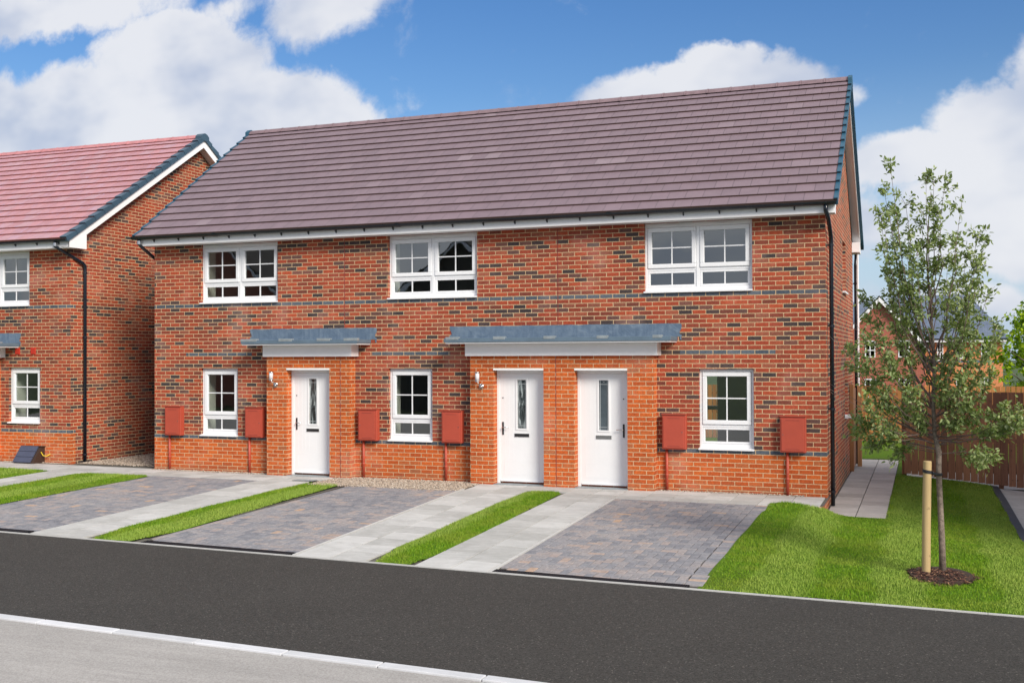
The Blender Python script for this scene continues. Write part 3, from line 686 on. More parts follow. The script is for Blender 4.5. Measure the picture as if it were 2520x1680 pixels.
# flat joints
mb = MB(); RR = []
for k in range(820):
    a = random.random()*6.283; r = math.sqrt(random.random())*(1+.10*math.sin(3*a+1)+.07*math.sin(7*a)); cx, cy = 1.62+.38*r*math.cos(a), -5.17+.52*r*math.sin(a); z = GZ(cx, cy)+.035*(1-r*r)+random.uniform(-.004, .008)
    L, Wd, T = random.uniform(.02, .06), random.uniform(.006, .014), random.uniform(.002, .006); yw = random.random()*6.283; pt = random.gauss(0, .25)
    dv = Vector((math.cos(yw)*math.cos(pt), math.sin(yw)*math.cos(pt), math.sin(pt))); sv = Vector((-math.sin(yw), math.cos(yw), random.uniform(-.3, .3))).normalized(); uv3 = dv.cross(sv)
    c = Vector((cx, cy, z)); P = []
    for uu_ in (-1, 1):
        for (aa, bb) in ((-1, -1), (1, -1), (1, 1), (-1, 1)): P.append(c+dv*L/2*aa+sv*Wd/2*bb+uv3*T/2*uu_)
    mb.hexa(P, .001+random.random()*.999)
tag(mb.build('bark_mulch', 'bark_chip'), 'ring of dark brown bark mulch around the foot of the young tree and its stake', 'mulch', kind='stuff')
tag(MB().prism([(1.62+.33*math.cos(a*.3307), -5.17+.46*math.sin(a*.3307)) for a in range(19)], 'z', -.16, -.108).build('planting_bed', 'soil'), kind='structure')

# ---------------------------------------------------------------- wall builders
def wall_front(mb, x0, x1, z0, z1, y, openings, reveal=.07, extra_z=()):
    xs = sorted({x0, x1, *[v for o in openings for v in (o[0], o[1])]}); zs = sorted({z0, z1, *extra_z, *[v for o in openings for v in (o[2], o[3])]})
    for i in range(len(xs)-1):
        for j in range(len(zs)-1):
            cx, cz = (xs[i]+xs[i+1])/2, (zs[j]+zs[j+1])/2
            if any(o[0] < cx < o[1] and o[2] < cz < o[3] for o in openings): continue
            mb.face([(xs[i], y, zs[j]), (xs[i+1], y, zs[j]), (xs[i+1], y, zs[j+1]), (xs[i], y, zs[j+1])])
    for (a, b, c, d) in openings:
        r = y+reveal
        mb.face([(a, y, c), (a, y, d), (a, r, d), (a, r, c)]); mb.face([(b, y, c), (b, r, c), (b, r, d), (b, y, d)])
        mb.face([(a, y, d), (b, y, d), (b, r, d), (a, r, d)]); mb.face([(a, y, c), (a, r, c), (b, r, c), (b, y, c)])
def wall_side(mb, x, y0, y1, z0, z1, apex, openings, reveal=.07, sgn=1):
    """gable wall in plane x, facing sgn*x; apex=(y,z)"""
    ys = sorted({y0, y1, *[v for o in openings for v in (o[0], o[1])]}); zs = sorted({z0, z1, *[v for o in openings for v in (o[2], o[3])]})
    for i in range(len(ys)-1):
        for j in range(len(zs)-1):
            cy, cz = (ys[i]+ys[i+1])/2, (zs[j]+zs[j+1])/2
            if any(o[0] < cy < o[1] and o[2] < cz < o[3] for o in openings): continue
            mb.face([(x, ys[i], zs[j]), (x, ys[i+1], zs[j]), (x, ys[i+1], zs[j+1]), (x, ys[i], zs[j+1])][::sgn])
    mb.face([(x, y0, z1), (x, y1, z1), (x, apex[0], apex[1])][::sgn])
    for (a, b, c, d) in openings:
        r = x-sgn*reveal
        mb.face([(x, a, c), (x, a, d), (r, a, d), (r, a, c)]); mb.face([(x, b, c), (r, b, c), (r, b, d), (x, b, d)])
        mb.face([(x, a, d), (x, b, d), (r, b, d), (r, a, d)]); mb.face([(x, a, c), (r, a, c), (r, b, c), (x, b, c)])

def framed(mb, x0, x1, z0, z1, t, ya, yb):
    """rectangular frame ring (x,z) thickness t, from y=ya (front) to yb"""
    mb.box(x0, x1, ya, yb, z0, z0+t); mb.box(x0, x1, ya, yb, z1-t, z1); mb.box(x0, x0+t, ya, yb, z0+t, z1-t); mb.box(x1-t, x1, ya, yb, z0+t, z1-t)
def make_window(parent, x0, x1, z0, z1, y, lights=2, label=None, detail=True, soffit_top=False):
    """casement window: outer frame mesh is the part; sashes, panes, bars, sill, vents are its sub-parts.
       z0 is the underside of the sill"""
    fb = z0+.035; H = z1-fb; W = x1-x0; t = .045; yf = y+.0; topb = .075 if soffit_top else .05
    fr = MB()
    fr.box(x0, x1, yf, yf+.06, fb, fb+.06); fr.box(x0, x1, yf, yf+.06, z1-topb, z1); fr.box(x0, x0+t, yf, yf+.06, fb+.06, z1-topb); fr.box(x1-t, x1, yf, yf+.06, fb+.06, z1-topb)
    cells = [(x0+t, x1-t)] if lights == 1 else [(x0+t, (x0+x1)/2-.03), ((x0+x1)/2+.03, x1-t)]
    if lights == 2: fr.box((x0+x1)/2-.03, (x0+x1)/2+.03, yf+.0, yf+.06, fb+.06, z1-topb)
    zt = fb+.33+(.06 if H < 1.2 else .03)                       # transom height
    zt = fb+.36
    for (a, b) in cells: fr.box(a, b, yf+.006, yf+.06, zt-.022, zt+.022)
    w_ = fr.build('window', 'upvc', parent, bevel=.004)
    if label: w_['label'] = label
    for (a, b) in cells:
        s = MB(); framed(s, a+.003, b-.003, zt+.024, z1-topb-.003, .072, yf-.014, yf+.045); s.build('sash', 'upvc', w_, bevel=.009)
        ga, gb, gc, gd = a+.075, b-.075, zt+.096, z1-topb-.075
        MB().face([(ga, yf+.022, gc), (gb, yf+.022, gc), (gb, yf+.022, gd), (ga, yf+.022, gd)]).build('pane', 'glass', w_)
        br = MB().box((ga+gb)/2-.010, (ga+gb)/2+.010, yf+.012, yf+.020, gc, gd).box(ga, (ga+gb)/2-.010, yf+.012, yf+.020, (gc+gd)/2-.010, (gc+gd)/2+.010).box((ga+gb)/2+.010, gb, yf+.012, yf+.020, (gc+gd)/2-.010, (gc+gd)/2+.010)
        br.build('glazing_bar', 'upvc', w_)
        s = MB(); framed(s, a+.002, b-.002, fb+.062, zt-.024, .038, yf+.010, yf+.05); s.build('glazing_bead', 'upvc', w_, bevel=.006)
        la, lb, lc, ld = a+.038, b-.038, fb+.098, zt-.060
        MB().face([(la, yf+.030, lc), (lb, yf+.030, lc), (lb, yf+.030, ld), (la, yf+.030, ld)]).build('pane', 'glass', w_)
        MB().box((la+lb)/2-.010, (la+lb)/2+.010, yf+.016, yf+.027, lc, ld).build('glazing_bar', 'upvc', w_)
        if detail: MB().box((a+b)/2-.15, (a+b)/2+.13, yf-.012, yf+.004, z1-topb*.62-.008, z1-topb*.62+.010).build('trickle_vent', 'upvc', w_, bevel=.003)
    pr = [(yf+.06, z0), (yf+.06, fb), (yf-.005, fb), (yf-.11, fb-.014), (yf-.11, z0-.002), (yf-.100, z0-.002), (yf-.100, z0+.006), (yf-.07, z0+.006), (yf-.07, z0)]
    MB().prism(pr, 'x', x0-.005, x1+.005).build('sill', 'upvc', w_)
    # plastered reveal inside
    iv = MB(); ya, yb = yf+.061, yf+.42
    iv.face([(x0, ya, z0), (x0, yb, z0), (x0, yb, z1), (x0, ya, z1)]); iv.face([(x1, ya, z0), (x1, ya, z1), (x1, yb, z1), (x1, yb, z0)])
    iv.face([(x0, ya, z1), (x0, yb, z1), (x1, yb, z1), (x1, ya, z1)]); iv.face([(x0, ya, fb+.03), (x1, ya, fb+.03), (x1, yb, fb+.03), (x0, yb, fb+.03)])
    iv.build('inner_reveal', 'plaster', w_)
    return w_
def room(parent, x0, x1, y0, y1, z0, z1, holes, rear=None):
    """inside shell of a room; holes in its front face, rear=(x0,x1,z0,z1) opening in the back"""
    mb = MB(); wall_front(mb, x0, x1, z0, z1, y0, holes, 0.0)
    wall_front(mb, x0, x1, z0, z1, y1, [rear] if rear else [], 0.0)
    mb.face([(x0, y0, z0), (x0, y1, z0), (x0, y1, z1), (x0, y0, z1)]); mb.face([(x1, y0, z0), (x1, y0, z1), (x1, y1, z1), (x1, y1, z0)])
    mb.face([(x0, y0, z1), (x1, y0, z1), (x1, y1, z1), (x0, y1, z1)]); mb.face([(x0, y0, z0), (x0, y1, z0), (x1, y1, z0), (x1, y0, z0)])
    return mb.build('room', 'room', parent)

def roof_slopes(parent, x0, x1, ye, ze, yr, zr, yb, zb, tile, course=16, name='roof', lip=.030, ridge_m='ridge', verge_m='verge', vx=(True, True), vw=.05, only_front=False):
    """tiled roof: front slope from (ye,ze) up to ridge (yr,zr), back slope down to (yb,zb); sawtooth courses in real relief"""
    rf = MB()
    for (a, za, b, zb_) in ((ye, ze, yr, zr), (yb, zb, yr, zr)):
        dy, dz = (b-a)/course, (zr-za)/course; L = math.hypot(b-a, zr-za); sgn = 1 if b > a else -1
        ny, nz = -dz*sgn*course/L*1., abs(dy)*course/L*1.
        ny = -(zr-za)/L*sgn; nz = abs(b-a)/L
        for k in range(course):
            y0_, z0_, y1_, z1_ = a+dy*k, za+dz*k, a+dy*(k+1), za+dz*(k+1)
            p0 = (y0_+ny*lip, z0_+nz*lip); p1 = (y1_+ny*.002, z1_+nz*.002); pb = (y0_+ny*-.006, z0_-nz*.006)
            u0, u1 = x0/.30, x1/.30
            q = [(x0, *p0), (x1, *p0), (x1, *p1), (x0, *p1)]; uvq = [(u0, k+.06), (u1, k+.06), (u1, k+.999), (u0, k+.999)]
            e = [(x0, *pb), (x1, *pb), (x1, *p0), (x0, *p0)]; uve = [(u0, k+.01), (u1, k+.01), (u1, k+.03), (u0, k+.03)]
            if sgn < 0: q, uvq, e, uve = q[::-1], uvq[::-1], e[::-1], uve[::-1]
            rf.face(q, uvq); rf.face(e, uve)
            for X in (x0, x1): rf.face([(X, *pb), (X, *p0), (X, *p1)], [(u0, k+.5)]*3)
    # underside
    rf.face([(x0, ye, ze-.012), (x1, ye, ze-.012), (x1, yr, zr-.012), (x0, yr, zr-.012)], [(0, .5)]*4); rf.face([(x0, yb, zb-.012), (x1, yb, zb-.012), (x1, yr, zr-.012), (x0, yr, zr-.012)], [(0, .5)]*4)
    rf = rf.build(name, tile, parent)
    # ridge tiles
    rb = MB(); xx = x0+.02; n = int((x1-x0)/.45); L = (x1-x0-.04)/n
    for k in range(n):
        a, b = x0+.02+L*k+.006, x0+.02+L*(k+1)-.002; s = .13; pr = [(yr-s, zr-.045), (yr-s*.55, zr+.028), (yr, zr+.062), (yr+s*.55, zr+.028), (yr+s, zr-.045)]
        rb.prism(pr, 'x', a, b); c = .012; pr2 = [(yr-s-c, zr-.045), (yr-s*.55-c*.5, zr+.028+c*.4), (yr, zr+.062+c*.6), (yr+s*.55+c*.5, zr+.028+c*.4), (yr+s+c, zr-.045)]
        rb.prism(pr2, 'x', b-.035, b+.0045)
    rb.build('ridge_tiles', ridge_m, rf)
    # dry verge units stepping down each gable edge
    for side in (0, 1):
        if not vx[side]: continue
        vb = MB(); X0, X1 = (x0-.012, x0+vw) if side == 0 else (x1-vw, x1+.012)
        for (a, za, b, zc) in ((ye, ze, yr, zr), (yb, zb, yr, zr)):
            L = math.hypot(b-a, zr-za); sgn = 1 if b > a else -1; ny = -(zr-za)/L*sgn; nz = abs(b-a)/L; dy, dz = (b-a)/course, (zr-za)/course
            for k in range(course):
                p, q = (a+dy*k, za+dz*k), (a+dy*(k+1.03), za+dz*(k+1.03)); h0, h1, dn = lip+.016, .010, -.075
                pr = [(p[0]+ny*h0, p[1]+nz*h0), (q[0]+ny*h1, q[1]+nz*h1), (q[0]+ny*dn, q[1]+nz*dn), (p[0]+ny*dn, p[1]+nz*dn)]
                vb.prism(pr, 'x', X0, X1)
        s = .16; vb.prism([(yr-s, zr-.11), (yr-s, zr+.0), (yr-s*.5, zr+.06), (yr, zr+.082), (yr+s*.5, zr+.06), (yr+s, zr), (yr+s, zr-.11)], 'x', X0-.004, X1+.004)
        vb.build('verge_trim', verge_m, rf)
    return rf
def gutter(parent, x0, x1, yf, zt, m='black', brackets=()):
    """half-round gutter hung at fascia; yf = fascia face, zt = top"""
    mb = MB(); r = .064; yc = yf-.070; n = 10; out = []
    for k in range(n+1):
        a = math.pi*k/n; out.append((yc-r*math.cos(a), zt-r*math.sin(a)*1.05))
    inn = [(yc+(p[0]-yc)*.9, zt+(p[1]-zt)*.9) for p in out][::-1]
    mb.prism(out+inn, 'x', x0, x1)
    for X in (x0-.004, x1-.004): mb.prism([(p[0], p[1]) for p in out], 'x', X, X+.008)
    # union joints
    x = x0+2.0
    while x < x1-1: mb.prism([(yc+(p[0]-yc)*1.08, zt+(p[1]-zt)*1.08) for p in out]+[(yc+r*1.08, zt+.006), (yc-r*1.08, zt+.006)], 'x', x-.04, x+.04); x += 4.
    o = mb.build('gutter', m, parent)
    for X in brackets:
        b = MB().box(X-.011, X+.011, yf-.006, yf+.0-.001, zt-.115, zt-.01); b.prism([(yf-.006, zt-.112), (yf-.05, zt-.066), (yf-.058, zt-.056), (yf-.006, zt-.085)], 'x', X-.011, X+.011)
        b.build('gutter_bracket', m, o)
    return o
def downpipe(parent, pts, r=.034, brackets=(), bdir=(-1, 0), m='black'):
    o = MB().tube(pts, r, 14).build('downpipe', m, parent, smooth=True)
    x, y = pts[-1][0], pts[-1][1]
    for z in brackets:
        b = MB().lathe([(r+.001, -.018), (r+.009, -.018), (r+.009, .018), (r+.001, .018)], (x, y, z)); dx, dy = bdir
        L = .05
        if dx: b.box(min(x, x+dx*(r+L)), max(x, x+dx*(r+L)), y-.008, y+.008, z-.012, z+.012)
        else: b.box(x-.045, x+.045, y+r-.004, y+r+.02, z-.012, z+.012)
        b.build('pipe_clip', m, o)
    return o

# ================================================================ THE TERRACE
TW, TD = 13.24, 7.28; ZS = 4.565
T = thing('brick_terrace', 'row of three red brick houses under one long purple-brown tiled roof with three white doors', 'house', (-6.62, 3.6, 0))
up = [(-12.10, -10.30), (-7.885, -6.085), (-2.985, -1.165)]; gd = [(-12.10, -11.225), (-7.88, -6.985), (-2.06, -1.155)]
ops = [(a, b, 3.375, ZS) for a, b in up]+[(a, b, .735, 2.085) for a, b in gd]
pdoor = [(-9.958, -9.018), (-5.685, -4.742), (-4.175, -3.237)]
mb = MB()
wall_front(mb, -TW, 0, -.20, ZS, 0, ops, .075)
wall_side(mb, 0, 0, TD, -.30, ZS, (TD/2, 7.44), [(3.98, 4.9, 3.55, 4.55), (4.37, 5.25, 1.07, 2.10)], .075, 1)
wall_side(mb, -TW, 0, TD, -.20, ZS, (TD/2, 7.44), [], .07, -1)
rw = MB(); wall_front(rw, -TW, 0, -.30, ZS, TD, [(-3.95, -2.99, .03, 2.1)], -.07)
mb.v += []; 
wall_ = mb.build('wall', 'brick', T)
rw.build('rear_wall', 'brick', T)
# porches
for k, (a, b, ds) in enumerate(((-10.402, -8.585, pdoor[:1]), (-6.13, -2.775, pdoor[1:]))):
    mb = MB(); pz = 2.33; wall_front(mb, a, b, -.10, pz, -.225, [(d0, d1, .03, 2.056+.036) for d0, d1 in ds], .175)
    mb.face([(a, -.225, -.1), (a, -.225, pz), (a, -.001, pz), (a, -.001, -.1)]); mb.face([(b, -.225, -.1), (b, -.001, -.1), (b, -.001, pz), (b, -.225, pz)])
    mb.build('porch_wall', 'brick_orange', T)
# movement joints
for (a, b, c, e, f) in ((-8.823, -.003, .004, 2.86, 4.563), (-4.548, -.003, .004, 2.86, 4.563), (-8.788, -.228, -.22, .03, 2.31), (-4.519, -.228, -.22, .03, 2.31)):
    MB().box(a, a+.012, b, c, e, f).build('movement_joint', 'joint', T)
# canopies
def jag(x, z0, z1, sgn):   # ragged stepped end of the flashing following the brick courses
    pts = []; z = z0; k = 0
    while z < z1-.02:
        w_ = .03 if k % 2 else .0; pts += [(x-sgn*w_, z), (x-sgn*(w_-.012), z+.055)]; z += .075; k += 1
    return pts
def canopy(xl, xr, bl, br, fl, fr, lab, clips, sp=0, parent=T, yo=0.):
    fs = MB(); fs.box(bl, br, yo-.285, yo-.002, 2.312, 2.53); cn = fs.build('canopy', 'fascia', parent, bevel=.003); cn['label'] = lab
    MB().box(xl+.02, xr-.02, yo-.52, yo-.002, 2.532, 2.556).build('canopy_soffit', 'soffit', cn)
    MB().box(xl, xr, yo-.54, yo-.002, 2.558, 2.628).build('roof_edge', mat('grey_roof_edge', (.13, .19, .25), .45, metal=.2, vary=.12, vscale=5) if 'grey_roof_edge' not in bpy.data.materials else bpy.data.materials['grey_roof_edge'], cn, bevel=.004)
    # lead flashing dressed up the wall
    L = MB(); N = 26; top = []; bot = []
    rr = random.Random(int(abs(xl)*100))
    poly = [(fl+.02, 2.632)] + [(fr-.02, 2.632)] + [(fr-.02, 2.575), (fr+.01, 2.575)] + jag(fr, 2.60, 2.84, 1)
    for k in range(N+1): x = lerp(fr, fl, k/N); poly.append((x, 2.850+rr.uniform(-.004, .005)))
    poly += [(p[0], p[1]) for p in jag(fl, 2.632, 2.84, -1)[::-1]]
    n = len(poly); i = 0
    L.prism(poly, 'y', yo-.010, yo-.0015)
    L.build('flashing', 'lead', cn)
    for (c0, c1) in clips:
        k_ = MB().box(c0, c1, yo-.545, yo-.46, 2.6, 2.652); k_.build('clip', 'clip', cn, bevel=.003)
    return cn
canopy(-10.78, -8.25, -10.455, -8.515, -10.92, -8.137, 'shorter porch canopy over the left-hand door', [(-10.78, -10.42), (-9.93, -9.64), (-9.10, -8.82), (-8.53, -8.245)])
canopy(-6.50, -2.415, -6.205, -2.70, -6.615, -2.355, 'long porch canopy over the pair of doors', [(-6.47, -6.22), (-5.56, -5.34), (-4.63, -4.42), (-3.68, -3.49), (-2.72, -2.56)])
# windows
for k, (a, b) in enumerate(up): make_window(T, a, b, 3.375, ZS-.002, .065, 2, ['upper window of the left-hand house', 'upper window of the middle house', 'upper window of the right-hand house'][k], soffit_top=True)
for k, (a, b) in enumerate(gd): make_window(T, a, b, .735, 2.083, .065, 1, ['ground floor window of the left-hand house', 'ground floor window of the middle house', 'ground floor window of the right-hand house'][k])
def side_window(parent, x, y0, y1, z0, z1):
    fr = MB()
    for (a, b, c, d_) in ((y0, y1, z0, z0+.06), (y0, y1, z1-.06, z1), (y0, y0+.06, z0+.06, z1-.06), (y1-.06, y1, z0+.06, z1-.06)): fr.box(x-.11, x-.06, a, b, c, d_)
    w_ = fr.build('window', 'upvc', parent, bevel=.004); MB().face([(x-.085, y0+.06, z0+.06), (x-.085, y1-.06, z0+.06), (x-.085, y1-.06, z1-.06), (x-.085, y0+.06, z1-.06)]).build('pane', 'glass', w_)
    MB().box(x-.1, x+.05, y0-.01, y1+.01, z0-.03, z0+.004).build('sill', 'upvc', w_)
side_window(T, 0, 3.98, 4.9, 3.55, 4.55); side_window(T, 0, 4.37, 5.25, 1.07, 2.10)
# rooms
for k, (a, b) in enumerate(((-13.1, -8.9), (-8.75, -4.6), (-4.48, -.14))):
    gw, uw = gd[k], up[k]
    room(T, a, b, .486, 7.1 if k == 2 else 4.6, .08, 2.38, [(gw[0], gw[1], .77, 2.083)], (-3.95, -2.99, .1, 2.1) if k == 2 else None)
    room(T, a, b, .486, 4.2, 2.62, 4.80, [(uw[0], uw[1], 3.41, 4.563)])
# patio door frame at the rear
pd_ = MB(); framed(pd_, -3.95, -2.99, .04, 2.1, .05, TD-.05, TD+.02); pd_.box(-3.90, -3.04, TD-.05, TD+.02, 1.03, 1.12); pd_ = pd_.build('patio_door', 'upvc', T)
# doors
def make_door(parent, x0, x1, y, handle_left, dark, label):
    """door frame mesh is the part; leaf, glazing, letterbox, handle are its sub-parts"""
    z1 = 2.056; fr = MB(); t = .055
    fr.box(x0, x0+t, y, y+.07, .045, z1); fr.box(x1-t, x1, y, y+.07, .045, z1); fr.box(x0+t, x1-t, y, y+.07, z1-t, z1)
    d_ = fr.build('door', 'door', parent, bevel=.005); d_['label'] = label
    MB().box(x0, x1, -.235, y+.0, z1+.001, z1+.035).build('lintel', 'fascia', d_, bevel=.002)
    MB().box(x0-.0, x1+.0, -.24, y+.06, .028, .046).build('threshold', 'clip', d_)
    a, b, c, e = x0+t+.003, x1-t-.003, .082, z1-t-.003; cx = (a+b)/2; gw = .085; g0_, g1_ = 1.022, 1.885
    lf = MB(); yl = y+.012
    # leaf face: pieces around the glazing slot
    lf.box(a, cx-gw, yl, yl+.044, c, e); lf.box(cx+gw, b, yl, yl+.044, c, e); lf.box(cx-gw, cx+gw, yl, yl+.044, c, g0_); lf.box(cx-gw, cx+gw, yl, yl+.044, g1_, e)
    leaf = lf.build('door_leaf', 'door', d_)
    mo = MB(); framed(mo, cx-gw-.028, cx+gw+.028, g0_-.028, g1_+.028, .026, yl-.010, yl+.002)
    # routed vertical grooves as thin raised planks and a bottom panel
    for k in range(9):
        xg = lerp(a+.09, b-.09, k/8)
        if abs(xg-cx) < gw+.035: mo.box(xg-.0015, xg+.0015, yl-.0018, yl+.001, c+.42, g0_-.13) if abs(xg-cx) > .02 else None
        else: mo.box(xg-.0015, xg+.0015, yl-.0018, yl+.001, c+.42, e-.10)
    mo.box(a+.09, b-.09, yl-.003, yl+.001, c+.115, c+.12); mo.box(a+.09, b-.09, yl-.003, yl+.001, c+.355, c+.36); mo.box(a+.088, a+.092, yl-.003, yl+.001, c+.115, c+.36); mo.box(b-.092, b-.088, yl-.003, yl+.001, c+.115, c+.36)
    mo.build('moulding', 'door', d_)
    MB().box(a+.01, b-.01, yl-.014, yl+.0, c-.004, c+.022).build('weather_bar', 'upvc', d_)
    MB().face([(cx-gw, yl+.016, g0_), (cx+gw, yl+.016, g0_), (cx+gw, yl+.016, g1_), (cx-gw, yl+.016, g1_)]).build('door_glass', 'obscure_dark' if dark else 'obscure', d_)
    cm = MB()
    for xx in (cx-gw+.022, cx+gw-.022): cm.box(xx-.003, xx+.003, yl+.011, yl+.015, g0_, g1_)
    for zz in (g0_+.05, g1_-.07): cm.box(cx-gw, cx+gw, yl+.0112, yl+.0148, zz-.003, zz+.003)
    if dark: cm.lathe([(0, 0), (.012, 0), (.012, .004), (0, .004)], (cx, yl+.012, g1_-.032))
    cm.build('lead_strip', 'came', d_)
    lx0, lx1 = cx-.14, cx+.14
    lb = MB(); framed(lb, lx0, lx1, .872, .935, .010, yl-.008, yl+.0); lb = lb.build('letterbox', 'chrome', d_)
    MB().box(lx0+.010, lx1-.010, yl-.005, yl-.001, .882, .925).build('letter_flap', 'chrome' if dark else 'darkmetal', d_)
    hx = a+.055 if handle_left else b-.055; s = 1 if handle_left else -1
    MB().box(hx-.017, hx+.017, yl-.010, yl, .905, 1.135).build('handle_plate', 'darkmetal', d_, bevel=.012)
    MB().tube([(hx, yl-.008, 1.04), (hx, yl-.05, 1.04), (hx+s*.02, yl-.055, 1.04), (hx+s*.12, yl-.052, 1.037)], .0085, 8).build('handle', 'chrome', d_, smooth=True)
    sx = hx; MB().tube([(sx, yl+.0, 1.565), (sx, yl-.008, 1.565)], .011, 10).build('spyhole', 'darkmetal', d_)
    return d_
YD = -.052
make_door(T, *pdoor[0], YD, True, False, 'door under the shorter canopy'); make_door(T, *pdoor[1], YD, True, False, 'left door of the pair'); make_door(T, *pdoor[2], YD, False, True, 'right door of the pair')
# meter boxes and pipes
def meter_box(x0, x1, hinge_left, parent=T):
    z0, z1, dp = .735, 1.315, .125
    b = MB().box(x0, x1, -dp, -.002, z0, z1).build('meter_box', 'meter', parent, bevel=.008)
    dd = MB().box(x0+.022, x1-.030, -dp-.012, -dp-.001, z0+.022, z1-.035).build('meter_door', 'meter', b, bevel=.004)
    v = MB(); 
    for zz in (z1-.062, z0+.050): v.box(x0+.09, x1-.10, -dp-.0145, -dp-.0125, zz, zz+.006)
    v.build('vent_slot', 'joint', b)
    MB().tube([((x0+.05) if not hinge_left else (x1-.06), -dp-.013, (z0+z1)/2), ((x0+.05) if not hinge_left else (x1-.06), -dp-.017, (z0+z1)/2)], .008, 8).build('lock', 'chrome', b)
    MB().box(x0-.006, x1+.006, -dp-.018, -.002, z1+.0005, z1+.012).build('lid', 'meter', b)
    return b
for (a, b, hl, px) in ((-12.89, -12.50, 1, -12.84), (-10.975, -10.575, 1, -10.93), (-8.465, -8.07, 0, -8.395), (-6.745, -6.345, 1, -6.70), (-2.665, -2.262, 1, -2.605), (-.722, -.315, 0, -.615)):
    meter_box(a, b, hl); p_ = MB().tube([(px, -.032, .02), (px, -.032, .735)], .024, 10); p_.lathe([(.025, 0), (.030, .005), (.030, .03), (.025, .035)], (px, -.032, .28)); p_.build('meter_pipe', 'meter', T, smooth=True)
# wall lamps
def lamp(x, y, z, parent=T):
    """x,z of the glass centre; wall at y"""
    yc = y-.105
    b = MB().lathe([(.0, -.0), (.026, .0), (.030, .008), (.030, .028), (.022, .03)], (x+.045, y-.034, z-.185)); b.tube([(x+.045, y, z-.165), (x+.045, y-.03, z-.165)], .045, 16); b.tube([(x+.045, y-.04, z-.13), (x+.02, yc+.01, z-.115), (x, yc, z-.095)], .009, 8); b.lathe([(.0, -.093), (.036, -.093), (.040, -.085), (.040, -.072), (.0, -.072)], (x, yc, z))
    o = b.build('wall_lamp', 'chrome', parent, smooth=True)
    MB().lathe([(.0, -.071), (.037, -.071), (.037, .07), (.0, .07)], (x, yc, z), 20).build('lamp_shade', 'frost', o, smooth=True)
    MB().lathe([(.0, .071), (.046, .071), (.048, .078), (.044, .088), (.0, .092)], (x, yc, z), 20).build('lamp_cap', 'chrome', o, smooth=True)
    return o
lamp(-10.235, -.225, 1.94); lamp(-5.95, -.225, 1.94)
# eaves
xl_, xr_ = -13.37, .165
fas = MB().box(xl_, xr_, -.275, -.255, ZS-.002, 4.705).build('fascia', 'fascia', T)
MB().box(xl_, xr_, -.255, -.001, ZS, ZS+.012).build('soffit', 'soffit', T)
MB().box(.002, xr_, -.254, .03, ZS+.013, 4.74).box(xl_, -TW-.002, -.254, .03, ZS+.013, 4.74).build('box_end', 'fascia', T, bevel=.002)
MB().box(xl_, xr_, TD+.255, TD+.275, ZS-.002, 4.70).box(xl_, xr_, TD+.001, TD+.255, ZS, ZS+.012).box(.002, xr_, TD-.2, TD+.255, ZS+.013, 4.80).build('rear_fascia', 'fascia', T)
yr_, zr_, ye_, ze_ = TD/2, 7.60, -.41, 4.735
RF = roof_slopes(T, -13.44, .215, ye_, ze_, yr_, zr_, TD+.41, 4.735, 'tile')
# bargeboards on the right gable, and their soffits
def barge(parent, X0, X1, ye, ze, yr, zr, yb, hb=.16, off=.085, m='fascia'):
    mb = MB(); so = MB()
    for (a, b) in ((ye, yr), (yb, yr)):
        sl = (zr-ze)/(b-a)
        pr = [(a, ze-off), (b, zr-off), (b, zr-off-hb*1.1), (a, ze-off-hb*1.1)]
        mb.prism(pr, 'x', X1-.022, X1)
        so.prism([(a, ze-off-hb*.92), (b, zr-off-hb*.92), (b, zr-off-hb*.80), (a, ze-off-hb*.80)], 'x', X0, X1-.022)
    mb.build('bargeboard', m, parent); so.build('barge_soffit', 'soffit', parent)
barge(T, .002, .165, -.27, 4.84, yr_, zr_, TD+.27, hb=.12, off=.08)
barge(T, -TW-.13, -TW-.002, -.27, 4.84, yr_, zr_, TD+.27, hb=.12, off=.08)
bks = [x for x in np.arange(-13.02, .1, .5985)]
gutter(T, -13.50, .19, -.276, 4.745, 'black', bks)
gutter(T, -13.50, .19, TD+.398, 4.745, 'black', ())
# right downpipe (front), its swan neck and clips; rear right pipe; left swan neck
downpipe(T, [(.035, -.338, 4.70), (.035, -.338, 4.60), (.06, -.20, 4.50), (.068, .18, 4.28), (.068, .27, 4.22), (.068, .27, 4.1), (.068, .27, -.14)], .034, (4.10, 2.78, 1.43, .09), (-1, 0))
downpipe(T, [(.06, TD+.33, 4.68), (.06, TD+.33, 4.5), (.06, TD+.10, 4.3), (.062, TD+.10, 2.), (.062, TD+.10, -.14)], .040, (3.9, 2.3, .9), (-1, 0))
MB().tube([(.11, TD+.02, 4.55), (.11, TD+.02, .0)], .022, 8).build('waste_pipe', 'upvc', T)
downpipe(T, [(-13.35, -.338, 4.70), (-13.35, -.338, 4.60), (-13.34, -.25, 4.53), (-13.31, .22, 4.28), (-13.31, .30, 4.2), (-13.31, .30, .03)], .034, (3.6, 1.9), (1, 0))
MB().lathe([(.036, -.05), (.043, -.05), (.043, .02), (.036, .02)], (-13.35, -.338, 4.64)).build('pipe_socket', 'chrome', T)
MB().box(.001, .02, 5.33, 5.46, 2.39, 2.52).build('air_vent', 'red_vent', T)
MB().tube([(.0, 5.1, 1.02), (.09, 5.1, 1.02), (.11, 5.1, .98)], .022, 8).build('overflow_pipe', 'upvc', T)
# brick retaining edge where the front slabs end above the side path
MB().box(-.10, -.001, -1.33, -.001, -.30, .004).build('retaining_edge', 'brick', T)

